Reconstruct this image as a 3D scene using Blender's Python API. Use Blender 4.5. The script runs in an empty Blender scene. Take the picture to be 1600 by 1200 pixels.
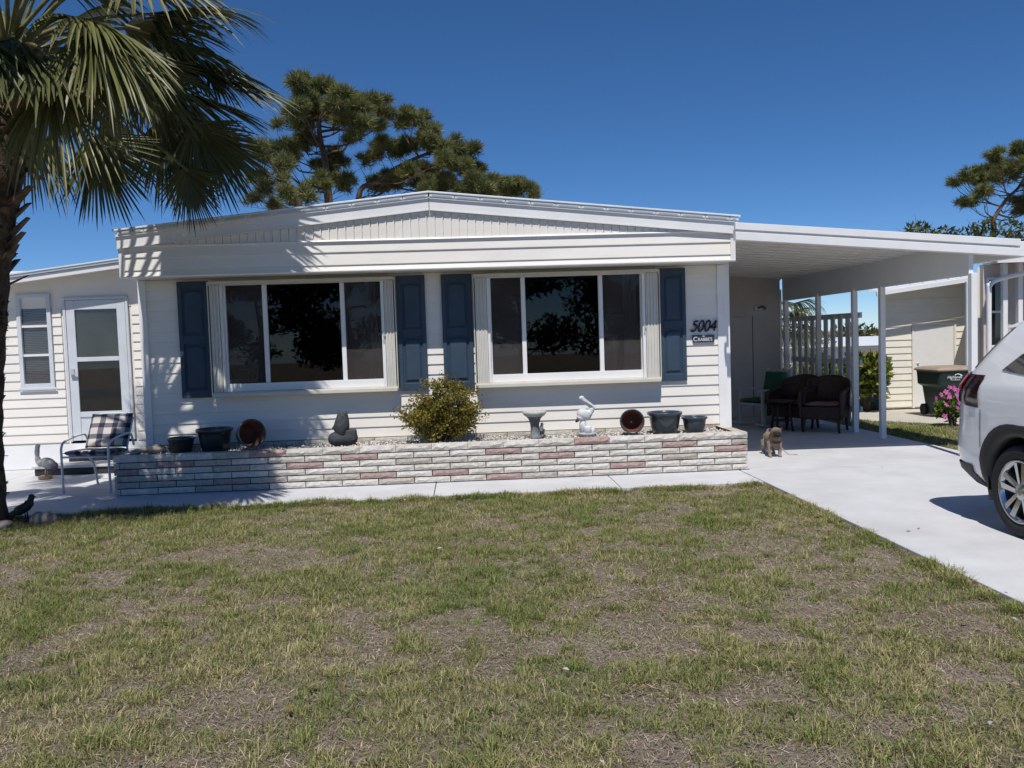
import bpy, bmesh, math, random
import numpy as np
from mathutils import Vector, Matrix, noise as mnoise

random.seed(7)
RNG = np.random.default_rng(7)
S = bpy.context.scene
C = S.collection
PI = math.pi

# ------------------------------------------------------------------ camera, sky, sun, exposure
FPX, YAW, PIT, ROL, EYE = 1310.0, .056, .054, .0325, 1.6
F = Vector((math.sin(YAW)*math.cos(PIT), math.cos(YAW)*math.cos(PIT), -math.sin(PIT)))
R0 = Vector((math.cos(YAW), -math.sin(YAW), 0)); U0 = R0.cross(F)
R1 = R0*math.cos(ROL) - U0*math.sin(ROL); U1 = R0*math.sin(ROL) + U0*math.cos(ROL)
cam = bpy.data.cameras.new('camera'); camo = bpy.data.objects.new('camera', cam); C.objects.link(camo)
camo.matrix_world = Matrix(((R1.x, U1.x, -F.x, 0), (R1.y, U1.y, -F.y, 0), (R1.z, U1.z, -F.z, EYE), (0, 0, 0, 1)))
cam.sensor_width = 36; cam.lens = FPX/1600*36; cam.clip_end = 2000; cam.clip_start = .05
S.camera = camo

SUN_EL, SUN_AZ = math.radians(60.5), math.radians(8)      # azimuth: behind the camera, turned to its left
w = bpy.data.worlds.new('World'); S.world = w; w.use_nodes = True
nt = w.node_tree; bg = nt.nodes['Background']
sky = nt.nodes.new('ShaderNodeTexSky'); sky.sky_type = 'NISHITA'; sky.sun_disc = False
sky.sun_elevation = SUN_EL; sky.sun_rotation = PI + SUN_AZ
sky.altitude = 0; sky.air_density = .6; sky.dust_density = 0; sky.ozone_density = 8
hs = nt.nodes.new('ShaderNodeHueSaturation'); hs.inputs['Saturation'].default_value = 1.12
nt.links.new(sky.outputs[0], hs.inputs['Color']); nt.links.new(hs.outputs[0], bg.inputs[0]); bg.inputs[1].default_value = .095
sd = bpy.data.lights.new('sun', 'SUN'); sd.energy = 4.2; sd.angle = math.radians(.53); sd.color = (1, .955, .89)
so = bpy.data.objects.new('sun', sd); C.objects.link(so)
to_sun = Vector((-math.sin(SUN_AZ)*math.cos(SUN_EL), -math.cos(SUN_AZ)*math.cos(SUN_EL), math.sin(SUN_EL)))
so.rotation_euler = to_sun.to_track_quat('Z', 'Y').to_euler(); so.location = (0, -5, 20)
S.view_settings.view_transform = 'Standard'; S.view_settings.look = 'None'
S.view_settings.exposure = .12; S.view_settings.gamma = 1
S.render.engine = 'CYCLES'
S.render.resolution_x, S.render.resolution_y = 1024, 768

# ------------------------------------------------------------------ materials
M = {}
def mat(name, col, rough=.6, var=.12, scale=6, bump=0, bscale=80, metal=0, spec=.5, col2=None, stretch=(1, 1, 1), coat=0, dirt=0):
    m = bpy.data.materials.new(name); m.use_nodes = True
    n = m.node_tree.nodes; l = m.node_tree.links; b = n['Principled BSDF']
    b.inputs['Roughness'].default_value = rough; b.inputs['Metallic'].default_value = metal
    b.inputs['Specular IOR Level'].default_value = spec; b.inputs['Coat Weight'].default_value = coat
    tc = n.new('ShaderNodeTexCoord'); mp = n.new('ShaderNodeMapping'); mp.inputs['Scale'].default_value = stretch
    geo = n.new('ShaderNodeNewGeometry'); l.new(geo.outputs['Position'], mp.inputs[0])
    no = n.new('ShaderNodeTexNoise'); no.inputs['Scale'].default_value = scale; no.inputs['Detail'].default_value = 6
    no.inputs['Roughness'].default_value = .65; l.new(mp.outputs[0], no.inputs['Vector'])
    mx = n.new('ShaderNodeMix'); mx.data_type = 'RGBA'
    c2 = col2 if col2 else tuple(c*(1-var*2) for c in col); c1 = col if col2 else tuple(min(1, c*(1+var*.5)) for c in col)
    mx.inputs[6].default_value = (*c1, 1); mx.inputs[7].default_value = (*c2, 1)
    rp = n.new('ShaderNodeMapRange'); rp.inputs[1].default_value = .35; rp.inputs[2].default_value = .72
    l.new(no.outputs['Fac'], rp.inputs[0]); l.new(rp.outputs[0], mx.inputs[0])
    out = mx.outputs[2]
    if dirt:
        n2 = n.new('ShaderNodeTexNoise'); n2.inputs['Scale'].default_value = scale*.22; n2.inputs['Detail'].default_value = 8
        l.new(mp.outputs[0], n2.inputs['Vector'])
        r2 = n.new('ShaderNodeMapRange'); r2.inputs[1].default_value = .52; r2.inputs[2].default_value = .78; r2.inputs[4].default_value = dirt
        l.new(n2.outputs['Fac'], r2.inputs[0])
        m2 = n.new('ShaderNodeMix'); m2.data_type = 'RGBA'; l.new(r2.outputs[0], m2.inputs[0]); l.new(out, m2.inputs[6])
        m2.inputs[7].default_value = (.16, .14, .12, 1); out = m2.outputs[2]
    l.new(out, b.inputs['Base Color'])
    if bump:
        bn = n.new('ShaderNodeTexNoise'); bn.inputs['Scale'].default_value = bscale; bn.inputs['Detail'].default_value = 4
        l.new(mp.outputs[0], bn.inputs['Vector'])
        bp = n.new('ShaderNodeBump'); bp.inputs['Strength'].default_value = bump; bp.inputs['Distance'].default_value = .01
        l.new(bn.outputs['Fac'], bp.inputs['Height']); l.new(bp.outputs[0], b.inputs['Normal'])
    M[name] = m
    return m

def attr_mat(name, rough=.6, transl=.35, spec=.3):
    m = bpy.data.materials.new(name); m.use_nodes = True
    n = m.node_tree.nodes; l = m.node_tree.links; b = n['Principled BSDF']
    a = n.new('ShaderNodeAttribute'); a.attribute_name = 'Col'
    b.inputs['Roughness'].default_value = rough; b.inputs['Specular IOR Level'].default_value = spec
    l.new(a.outputs['Color'], b.inputs['Base Color'])
    if transl:
        t = n.new('ShaderNodeBsdfTranslucent'); l.new(a.outputs['Color'], t.inputs[0])
        mx = n.new('ShaderNodeMixShader'); mx.inputs[0].default_value = transl
        l.new(b.outputs[0], mx.inputs[1]); l.new(t.outputs[0], mx.inputs[2]); l.new(mx.outputs[0], n['Material Output'].inputs[0])
    M[name] = m
    return m

def glass_mat(name, tint=(.5, .52, .52), ior=1.5, see=1.0):
    m = bpy.data.materials.new(name); m.use_nodes = True
    n = m.node_tree.nodes; l = m.node_tree.links; n.remove(n['Principled BSDF'])
    t = n.new('ShaderNodeBsdfTransparent'); t.inputs[0].default_value = (*tint, 1)
    g = n.new('ShaderNodeBsdfGlossy'); g.inputs['Roughness'].default_value = .012
    fr = n.new('ShaderNodeFresnel'); fr.inputs[0].default_value = ior
    mu = n.new('ShaderNodeMath'); mu.operation = 'MULTIPLY'; mu.inputs[1].default_value = .85; mu.use_clamp = True
    l.new(fr.outputs[0], mu.inputs[0])
    mx = n.new('ShaderNodeMixShader'); l.new(mu.outputs[0], mx.inputs[0]); l.new(t.outputs[0], mx.inputs[1]); l.new(g.outputs[0], mx.inputs[2])
    l.new(mx.outputs[0], n['Material Output'].inputs[0]); M[name] = m
    return m

def screen_mat(name, col, opac):
    m = bpy.data.materials.new(name); m.use_nodes = True
    n = m.node_tree.nodes; l = m.node_tree.links; b = n['Principled BSDF']
    b.inputs['Base Color'].default_value = (*col, 1); b.inputs['Roughness'].default_value = .9; b.inputs['Alpha'].default_value = opac
    M[name] = m
    return m

mat('siding', (.80, .765, .71), .5, .035, 3, .06, 20, stretch=(.6, 1, 2), dirt=.10)
mat('white_metal', (.78, .78, .78), .42, .03, 3, .03, 12, dirt=.10)
mat('roof_metal', (.70, .74, .76), .35, .06, 4, .05, 10)
mat('cream_metal', (.60, .575, .50), .5, .05, 5)
mat('stack_metal', (.62, .60, .54), .5, .05, 5)
mat('grey_frame', (.60, .63, .68), .45, .05, 4)
mat('alu', (.62, .63, .64), .35, .05, 6, metal=.4)
mat('shutter_blue', (.027, .054, .092), .6, .10, 7, .08, 90, dirt=.12)
mat('digit_black', (.012, .018, .028), .4, .1)
mat('plaque_blue', (.025, .032, .055), .5, .1)
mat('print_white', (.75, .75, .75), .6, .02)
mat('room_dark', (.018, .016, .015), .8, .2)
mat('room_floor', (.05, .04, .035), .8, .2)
mat('curtain', (.45, .38, .36), .9, .08, 12)
mat('door_shade', (.34, .33, .29), .8, .15, 2)
mat('door_screen', (.10, .095, .085), .8, .1)
mat('lamp_shade', (.55, .48, .40), .9, .05)
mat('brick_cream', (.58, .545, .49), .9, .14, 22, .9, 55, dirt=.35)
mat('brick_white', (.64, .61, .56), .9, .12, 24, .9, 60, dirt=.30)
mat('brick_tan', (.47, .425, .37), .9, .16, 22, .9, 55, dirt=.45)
mat('brick_red', (.42, .30, .27), .9, .18, 22, .9, 55, dirt=.3)
mat('mortar', (.045, .043, .042), .95, .2, 30, .4)
mat('soil', (.07, .055, .04), .95, .3, 25, .6)
mat('concrete', (.55, .555, .575), .75, .07, 2.2, .15, 120, dirt=.26)
mat('carport_slab', (.40, .415, .445), .6, .05, 1.6, .08, 120, dirt=.22)
mat('patio', (.57, .57, .58), .75, .05, 2.0, .12, 120, dirt=.3)
mat('path', (.50, .46, .40), .85, .06, 3, .15, 120)
mat('asphalt', (.055, .055, .058), .9, .2, 8, .4)
mat('joint', (.10, .10, .10), .9, .2)
mat('step_tread', (.58, .58, .58), .7, .06, 5, .1)
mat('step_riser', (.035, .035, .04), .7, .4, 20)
mat('pot_blue', (.045, .062, .085), .28, .25, 9, .1, 30, coat=.4)
mat('pot_dark', (.022, .034, .038), .32, .25, 9, .1, 30, coat=.3)
mat('pot_terra', (.15, .055, .035), .85, .25, 9, .2)
mat('statue_dark', (.05, .058, .065), .8, .3, 25, .5, 60)
mat('statue_white', (.62, .64, .66), .7, .08, 14, .25, 60, dirt=.25)
mat('statue_grey', (.36, .35, .34), .8, .15, 18, .3, 60)
mat('statue_black', (.02, .02, .02), .7, .2)
mat('bath_stone', (.20, .21, .22), .85, .3, 22, .5, 70)
mat('bath_top', (.48, .48, .47), .85, .2, 22, .5, 70)
mat('gravel_soil', (.34, .31, .28), .95, .3, 40, .8, 90)
mat('boulder', (.28, .24, .21), .95, .25, 10, .8, 30)
mat('bird_black', (.018, .018, .024), .6, .3)
mat('bird_purple', (.16, .10, .17), .7, .2, 20)
mat('wood_tan', (.45, .28, .16), .8, .2, 14, .3)
mat('drift', (.42, .37, .31), .9, .25, 14, .5)
mat('tube_white', (.62, .66, .68), .35, .05, 8)
mat('wicker', (.055, .028, .02), .6, .35, 40, .9, 70)
mat('wicker_pad', (.22, .14, .12), .9, .2, 20)
mat('green_pad', (.016, .13, .075), .85, .2, 14, .2)
mat('rocker_white', (.55, .55, .54), .5, .06)
mat('bucket', (.55, .58, .65), .4, .05)
mat('ceiling', (.72, .71, .68), .28, .04, 4, .03, 8)
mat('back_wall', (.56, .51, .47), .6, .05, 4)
mat('slat_wood', (.62, .62, .61), .6, .10, 9, .15, 60, stretch=(1, 1, .2))
mat('nsiding', (.76, .725, .62), .55, .04, 4, .05)
mat('ndoor', (.72, .71, .69), .5, .03)
mat('shingle', (.22, .175, .16), .95, .25, 30, .6, 120)
mat('bin_green', (.012, .03, .026), .45, .2, 10)
mat('bin_lid', (.34, .26, .20), .6, .12, 10)
mat('car_paint', (.86, .865, .87), .22, .01, 2, coat=.8)
mat('car_black', (.018, .018, .02), .55, .15, 20)
mat('tyre', (.016, .016, .017), .8, .2, 30, .3, 80)
mat('rim', (.48, .49, .51), .16, .05, metal=.95)
mat('rim_dark', (.03, .03, .032), .4, .1)
mat('tail_red', (.75, .02, .015), .18, .1, coat=.6)
mat('car_glass', (.008, .010, .012), .04, .1, spec=.9)
mat('harness_red', (.10, .03, .035), .8, .1)
mat('lamp_dark', (.02, .005, .008), .1, .1, coat=.6)
mat('bark_pine', (.13, .085, .06), .95, .35, 7, .8, 20, stretch=(1, 1, .3))
mat('bark_palm', (.085, .058, .038), .95, .45, 14, 1, 40)
mat('boot', (.15, .095, .058), .9, .4, 16, .7, 50)
mat('petiole', (.16, .15, .05), .6, .3, 10)
mat('twig', (.10, .07, .05), .9, .3, 20)
attr_mat('leaf', .6, .35); attr_mat('grass', .7, .30, .2); attr_mat('palm_leaf', .45, .16, .4)
attr_mat('needle', .65, .25); attr_mat('fur', .85, 0, .2); attr_mat('pebble', .9, 0); attr_mat('petal', .6, .3)
glass_mat('glass'); glass_mat('glass_door', (.93, .93, .92)); screen_mat('insect_screen', (.15, .13, .13), .26)

# ground with thatch: dead stolons, sandy bare soil
def ground_mat():
    m = bpy.data.materials.new('thatch'); m.use_nodes = True
    n = m.node_tree.nodes; l = m.node_tree.links; b = n['Principled BSDF']; b.inputs['Roughness'].default_value = 1; b.inputs['Specular IOR Level'].default_value = .1
    g = n.new('ShaderNodeNewGeometry')
    def noi(sc, de=6, ro=.6):
        x = n.new('ShaderNodeTexNoise'); x.inputs['Scale'].default_value = sc; x.inputs['Detail'].default_value = de; x.inputs['Roughness'].default_value = ro
        l.new(g.outputs['Position'], x.inputs['Vector']); return x
    a = noi(1.3, 5); f = noi(60, 5, .8)
    r = n.new('ShaderNodeValToRGB'); r.color_ramp.elements[0].position = .36; r.color_ramp.elements[1].position = .66
    r.color_ramp.elements[0].color = (.20, .170, .118, 1); r.color_ramp.elements[1].color = (.295, .245, .20, 1)
    l.new(a.outputs['Fac'], r.inputs[0])
    r2 = n.new('ShaderNodeMapRange'); r2.inputs[1].default_value = .3; r2.inputs[2].default_value = .7; r2.inputs[3].default_value = .45; r2.inputs[4].default_value = 1.5
    l.new(f.outputs['Fac'], r2.inputs[0])
    mx = n.new('ShaderNodeVectorMath'); mx.operation = 'SCALE'; l.new(r.outputs[0], mx.inputs[0]); l.new(r2.outputs[0], mx.inputs['Scale'])
    l.new(mx.outputs[0], b.inputs['Base Color'])
    bp = n.new('ShaderNodeBump'); bp.inputs['Strength'].default_value = .9; bp.inputs['Distance'].default_value = .02
    l.new(f.outputs['Fac'], bp.inputs['Height']); l.new(bp.outputs[0], b.inputs['Normal']); M['thatch'] = m
ground_mat()
def plaid_mat():
    m = bpy.data.materials.new('plaid'); m.use_nodes = True
    n = m.node_tree.nodes; l = m.node_tree.links; b = n['Principled BSDF']; b.inputs['Roughness'].default_value = .9
    tc = n.new('ShaderNodeTexCoord'); sp = n.new('ShaderNodeSeparateXYZ'); l.new(tc.outputs['UV'], sp.inputs[0])
    def stripe(o, sc, ph, th):
        mu = n.new('ShaderNodeMath'); mu.operation = 'MULTIPLY_ADD'; mu.inputs[1].default_value = sc; mu.inputs[2].default_value = ph; l.new(o, mu.inputs[0])
        fr = n.new('ShaderNodeMath'); fr.operation = 'FRACT'; l.new(mu.outputs[0], fr.inputs[0])
        lt = n.new('ShaderNodeMath'); lt.operation = 'LESS_THAN'; lt.inputs[1].default_value = th; l.new(fr.outputs[0], lt.inputs[0]); return lt.outputs[0]
    a = stripe(sp.outputs[0], 3.1, .15, .42); c = stripe(sp.outputs[1], 3.1, .3, .42)
    ad = n.new('ShaderNodeMath'); ad.operation = 'ADD'; l.new(a, ad.inputs[0]); l.new(c, ad.inputs[1])
    hf = n.new('ShaderNodeMath'); hf.operation = 'MULTIPLY'; hf.inputs[1].default_value = .5; l.new(ad.outputs[0], hf.inputs[0])
    r = n.new('ShaderNodeValToRGB'); r.color_ramp.interpolation = 'CONSTANT'
    r.color_ramp.elements[0].color = (.55, .50, .44, 1); r.color_ramp.elements[1].position = .4; r.color_ramp.elements[1].color = (.14, .13, .16, 1)
    e = r.color_ramp.elements.new(.8); e.color = (.018, .02, .035, 1)
    l.new(hf.outputs[0], r.inputs[0]); l.new(r.outputs[0], b.inputs['Base Color']); M['plaid'] = m
plaid_mat()
def blind_mat():
    m = mat('blind', (.58, .58, .62), .7, .02)
    n = m.node_tree.nodes; l = m.node_tree.links
    wv = n.new('ShaderNodeTexWave'); wv.bands_direction = 'Z'; wv.inputs['Scale'].default_value = 13
    g = n.new('ShaderNodeNewGeometry'); l.new(g.outputs['Position'], wv.inputs[0])
    bp = n.new('ShaderNodeBump'); bp.inputs['Distance'].default_value = .02; l.new(wv.outputs['Fac'], bp.inputs['Height']); l.new(bp.outputs[0], n['Principled BSDF'].inputs['Normal'])
blind_mat()

# ------------------------------------------------------------------ mesh helpers
class MB:
    def __init__(s): s.v = []; s.f = []
    def add(s, vs, fs):
        o = len(s.v); s.v += [tuple(p) for p in vs]; s.f += [tuple(i+o for i in q) for q in fs]; return s
    def box(s, x0, x1, y0, y1, z0, z1):
        return s.hexa([(x0, y0, z0), (x1, y0, z0), (x1, y1, z0), (x0, y1, z0), (x0, y0, z1), (x1, y0, z1), (x1, y1, z1), (x0, y1, z1)])
    def hexa(s, p):
        return s.add(p, [(0, 3, 2, 1), (4, 5, 6, 7), (0, 1, 5, 4), (1, 2, 6, 5), (2, 3, 7, 6), (3, 0, 4, 7)])
    def prism_y(s, poly, y0, y1):            # poly in (x,z), counter-clockwise seen from -y
        n = len(poly)
        return s.add([(x, y0, z) for x, z in poly]+[(x, y1, z) for x, z in poly],
                     [tuple(range(n)), tuple(range(2*n-1, n-1, -1))]+[(i, i+n, (i+1) % n+n, (i+1) % n) for i in range(n)])
    def prism_x(s, poly, x0, x1):            # poly in (y,z)
        n = len(poly)
        return s.add([(x0, y, z) for y, z in poly]+[(x1, y, z) for y, z in poly],
                     [tuple(range(n-1, -1, -1)), tuple(range(n, 2*n))]+[(i, (i+1) % n, (i+1) % n+n, i+n) for i in range(n)])
    def tube(s, pts, rad, n=8, caps=True):
        pts = [Vector(p) for p in pts]; m = len(pts)
        if not hasattr(rad, '__len__'): rad = [rad]*m
        o = len(s.v); ref = Vector((.31, .17, .93))
        up = None
        for i, p in enumerate(pts):
            t = (pts[min(i+1, m-1)]-pts[max(i-1, 0)])
            t = t.normalized() if t.length > 1e-9 else Vector((0, 0, 1))
            if up is None:
                a = t.cross(ref)
                if a.length < .1: a = t.cross(Vector((1, 0, 0)))
                up = a.normalized()
            a = (up-t*up.dot(t)).normalized(); up = a; b = t.cross(a)
            for k in range(n):
                an = 2*PI*k/n; s.v.append(tuple(p+(a*math.cos(an)+b*math.sin(an))*rad[i]))
        for i in range(m-1):
            for k in range(n):
                s.f.append((o+i*n+k, o+i*n+(k+1) % n, o+(i+1)*n+(k+1) % n, o+(i+1)*n+k))
        if caps:
            s.f.append(tuple(o+k for k in range(n-1, -1, -1))); s.f.append(tuple(o+(m-1)*n+k for k in range(n)))
        return s
    def lathe(s, prof, n=28, c=(0, 0, 0), closed=False):
        o = len(s.v)
        for r, z in prof:
            for k in range(n):
                a = 2*PI*k/n; s.v.append((c[0]+r*math.cos(a), c[1]+r*math.sin(a), c[2]+z))
        m = len(prof)
        for i in range(m-1):
            for k in range(n): s.f.append((o+i*n+k, o+i*n+(k+1) % n, o+(i+1)*n+(k+1) % n, o+(i+1)*n+k))
        s.f.append(tuple(o+k for k in range(n-1, -1, -1))); s.f.append(tuple(o+(m-1)*n+k for k in range(n)))
        return s
    def ell(s, c, r, n=14, m=9, rot=None):
        o = len(s.v); q = rot if rot else Matrix.Identity(3)
        c = Vector(c); vs = [c+q@Vector((0, 0, -r[2]))]
        for i in range(1, m):
            th = PI*i/m-PI/2
            for k in range(n):
                a = 2*PI*k/n; vs.append(c+q@Vector((r[0]*math.cos(th)*math.cos(a), r[1]*math.cos(th)*math.sin(a), r[2]*math.sin(th))))
        vs.append(c+q@Vector((0, 0, r[2]))); fs = []
        for k in range(n): fs.append((0, 1+(k+1) % n, 1+k))
        for i in range(m-2):
            for k in range(n): fs.append((1+i*n+k, 1+i*n+(k+1) % n, 1+(i+1)*n+(k+1) % n, 1+(i+1)*n+k))
        L = len(vs)-1; b = 1+(m-2)*n
        for k in range(n): fs.append((b+k, b+(k+1) % n, L))
        return s.add(vs, fs)
    def mesh(s, name):
        me = bpy.data.meshes.new(name); me.from_pydata(s.v, [], s.f); me.update(); return me

def ancestors_loc(p):
    t = Vector((0, 0, 0))
    while p is not None: t += p.location; p = p.parent
    return t
def put(name, me, m, parent=None, smooth=False, world=True, bevel=0, loc=None):
    o = bpy.data.objects.new(name, me); C.objects.link(o)
    if m and not me.materials: me.materials.append(M[m] if isinstance(m, str) else m)
    if parent is not None:
        o.parent = parent
        if world: o.location = -ancestors_loc(parent)
    if loc is not None: o.location = Vector(o.location)+Vector(loc)
    if smooth:
        me.polygons.foreach_set('use_smooth', [True]*len(me.polygons))
    if bevel:
        b = o.modifiers.new('bevel', 'BEVEL'); b.width = bevel; b.segments = 2; b.limit_method = 'ANGLE'; b.angle_limit = math.radians(40)
    return o
def part(mb, name, m, parent, smooth=False, world=True, bevel=0):
    return put(name, mb.mesh(name), m, parent, smooth, world, bevel)
def tag(o, label, cat, group=None):
    o['label'] = label; o['category'] = cat
    if group: o['group'] = group
    return o
def thing(name, label, cat, loc=(0, 0, 0), rz=0, group=None):
    o = bpy.data.objects.new(name, None); o.empty_display_size = .1; C.objects.link(o); o.location = loc; o.rotation_euler[2] = rz
    return tag(o, label, cat, group)
def struct(mb, name, m, bevel=0):
    o = put(name, mb.mesh(name), m, bevel=bevel); o['kind'] = 'structure'; return o
def box(x0, x1, y0, y1, z0, z1): return MB().box(x0, x1, y0, y1, z0, z1)
def copy_tree(o, parent=None):
    c = o.copy(); C.objects.link(c); c.parent = parent
    for ch in list(o.children): copy_tree(ch, c)
    return c
def evaluated(o):
    dg = bpy.context.evaluated_depsgraph_get(); dg.update()
    me = bpy.data.meshes.new_from_object(o.evaluated_get(dg), depsgraph=dg); return me
def blob(mb, voxel, smooth_it=4, extra=None):
    """one continuous skin over overlapping shapes"""
    o = bpy.data.objects.new('tmp', mb.mesh('tmp')); C.objects.link(o)
    r = o.modifiers.new('r', 'REMESH'); r.mode = 'VOXEL'; r.voxel_size = voxel
    if smooth_it: q = o.modifiers.new('s', 'SMOOTH'); q.iterations = smooth_it; q.factor = .5
    me = evaluated(o); bpy.data.objects.remove(o)
    me.polygons.foreach_set('use_smooth', [True]*len(me.polygons)); me.materials.clear()
    return me
def color_attr(me, cols):           # per-vertex colours (n,3)
    a = me.color_attributes.new('Col', 'FLOAT_COLOR', 'POINT')
    c = np.ones((len(me.vertices), 4), np.float32); c[:, :3] = cols; a.data.foreach_set('color', c.ravel())
def np_mesh(name, V, polys_n, loops, cols=None):
    me = bpy.data.meshes.new(name); me.vertices.add(len(V)); me.vertices.foreach_set('co', np.asarray(V, np.float32).ravel())
    me.loops.add(len(loops)); me.loops.foreach_set('vertex_index', np.asarray(loops, np.int32))
    pn = np.asarray(polys_n, np.int32); st = np.concatenate([[0], np.cumsum(pn)[:-1]]).astype(np.int32)
    me.polygons.add(len(pn)); me.polygons.foreach_set('loop_start', st); me.polygons.foreach_set('loop_total', pn)
    me.update(calc_edges=True)
    if cols is not None: color_attr(me, cols)
    return me
def vnoise(x, y, scale, seed):
    """smooth value noise on arrays"""
    r = np.random.default_rng(seed); T = r.random((64, 64))
    x = x*scale+100; y = y*scale+100; xi = np.floor(x).astype(int); yi = np.floor(y).astype(int); fx = x-xi; fy = y-yi
    fx = fx*fx*(3-2*fx); fy = fy*fy*(3-2*fy); g = lambda i, j: T[i % 64, j % 64]
    return (g(xi, yi)*(1-fx)+g(xi+1, yi)*fx)*(1-fy)+(g(xi, yi+1)*(1-fx)+g(xi+1, yi+1)*fx)*fy
def crom(pts, k=6):
    pts = [Vector(p) for p in pts]; P = [pts[0]*2-pts[1]]+pts+[pts[-1]*2-pts[-2]]; out = []
    for i in range(1, len(P)-2):
        for j in range(k):
            t = j/k; a, b, c, d = P[i-1], P[i], P[i+1], P[i+2]
            out.append(.5*((2*b)+(c-a)*t+(2*a-5*b+4*c-d)*t*t+(3*b-a-3*c+d)*t**3))
    out.append(pts[-1]); return out

# ------------------------------------------------------------------ ground, slabs
struct(MB().add([(-300, -60, -.035), (300, -60, -.035), (300, 500, -.035), (-300, 500, -.035)], [(0, 1, 2, 3)]), 'ground', 'thatch')
struct(box(3.14, 6.95, -8, 9.46, -.2, 0), 'driveway', 'concrete', .006)
struct(box(3.262, 6.22, 9.464, 15.3, -.2, 0), 'carport_floor', 'concrete', .006)
# pavement: three slabs with open joints; the patio in front of the side door: four slabs
for i, (a, b) in enumerate(((-3.9, -.37), (-.362, 1.6), (1.608, 3.132))):
    struct(box(a, b, 8.66 + (.02 if i else -.04), 9.6, -.2, -.004), 'pavement', 'concrete', .006)
for a, b, c, d in ((-9, -5.9, 8.5, 10.4), (-5.892, -3.908, 8.56, 10.0), (-9, -5.9, 10.408, 12.0), (-5.892, -3.86, 10.008, 12.0)):
    struct(box(a, b, c, d, -.2, -.006), 'patio', 'patio', .006)
struct(box(-60, 60, -13.5, -6.5, -.06, -.02), 'unseen_road', 'asphalt')  # unseen street behind the camera, added to darken the window reflections
struct(MB().add([(6.95, 14.1, -.02), (8.4, 12.5, -.02), (11, 12.6, -.02), (11, 15.8, -.02), (6.95, 15.8, -.02)], [(0, 1, 2, 3, 4)]), 'path', 'path')

# ------------------------------------------------------------------ the house
H = thing('mobile_home', 'cream sided mobile home with low white gable and two wide front windows', 'house', (-.3, 16, 0))
YW, YF = 10.30, 9.80
XL, XR = -3.85, 3.26
def siding(parent, x0, x1, y, z0, z1, pitch=.129, m='siding', lap=.013, cap=None):
    z = z1
    n = max(1, round((z1-z0)/pitch)); p = (z1-z0)/n
    for i in range(n):
        a, b = z0+i*p, z0+(i+1)*p
        mb = MB().prism_x([(y, b-.001), (y+.012, b-.001), (y+.012, a), (y-lap, a), (y-lap, a+.007)], x0, x1)
        part(mb, 'siding_board', m, parent)
fw = part(MB().box(XL+.02, XR-.02, YW+.012, YW+.06, .02, 1.058).box(XL+.02, XR-.02, YW+.012, YW+.06, 2.385, 2.90)
          .box(XL+.02, -2.97, YW+.012, YW+.06, 1.058, 2.385).box(-.84, .17, YW+.012, YW+.06, 1.058, 2.385)
          .box(2.38, XR-.02, YW+.012, YW+.06, 1.058, 2.385), 'front_wall', 'siding', H)
P_ = .1235
Z0, ZS, ZT = .455, 1.0725, 2.431
siding(fw, XL+.05, XR-.06, YW, Z0, ZS, P_)
for a, b in ((XL+.05, -2.98), (-.835, .165), (2.385, XR-.06)): siding(fw, a, b, YW, ZS, ZS+11*P_, P_)
for n_, a, b, ya, yb in (('left_wall', XL, XL+.06, YW, 22), ('right_wall', XR-.06, XR, YW+.07, 22)):
    part(box(a, b, ya, yb, 0, 2.7), n_, 'siding', H)
part(box(XL, XR, 22, 22.06, 0, 2.7), 'back_wall', 'siding', H)
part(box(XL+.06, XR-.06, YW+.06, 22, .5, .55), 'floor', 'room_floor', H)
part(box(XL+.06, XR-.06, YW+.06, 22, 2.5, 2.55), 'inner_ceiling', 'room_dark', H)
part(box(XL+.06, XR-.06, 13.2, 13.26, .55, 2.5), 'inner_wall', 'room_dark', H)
# corner trims
for a, b in ((XL-.006, XL+.085), (XR-.10, XR+.006)):
    part(box(a, b, YW-.026, YW+.05, .40, 2.432), 'corner_trim', 'white_metal', H, bevel=.004)
part(box(XR+.006, XR+.075, YW+.05, YW+.12, 0, 2.6), 'corner_trim', 'white_metal', H)
# soffit and overhang
part(box(XL, XR-.03, YF+.02, YW+.012, 2.436, 2.45), 'soffit', 'cream_metal', H)
def zr(x):
    return 3.317-(3.317-2.966)*(-.34-x)/3.53 if x < -.34 else 3.317-(3.317-2.955)*(x+.34)/3.60
OX0, OX1, PK = -3.87, 3.262, -.34
ov = part(box(OX0+.04, OX1-.06, YF+.012, YF+.05, 2.44, 2.95), 'overhang', 'siding', H)
for a, b in ((2.447, 2.508), (2.508, 2.655), (2.655, 2.782)):
    part(MB().prism_x([(YF, b-.001), (YF+.012, b-.001), (YF+.012, a), (YF-.015, a), (YF-.015, a+.008)], OX0+.05, OX1-.07), 'siding_board', 'siding', ov)
part(MB().prism_x([(YF+.05, 2.45), (YF+.05, 2.425), (YF-.016, 2.425), (YF-.028, 2.436), (YF-.028, 2.448)], OX0+.02, OX1-.03), 'bottom_trim', 'white_metal', ov, bevel=.003)
for a, b in ((OX0+.01, OX0+.07), (OX1-.085, OX1-.025)):
    part(box(a, b, YF-.024, YF+.06, 2.43, 2.79), 'corner_trim', 'white_metal', ov, bevel=.004)
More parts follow.
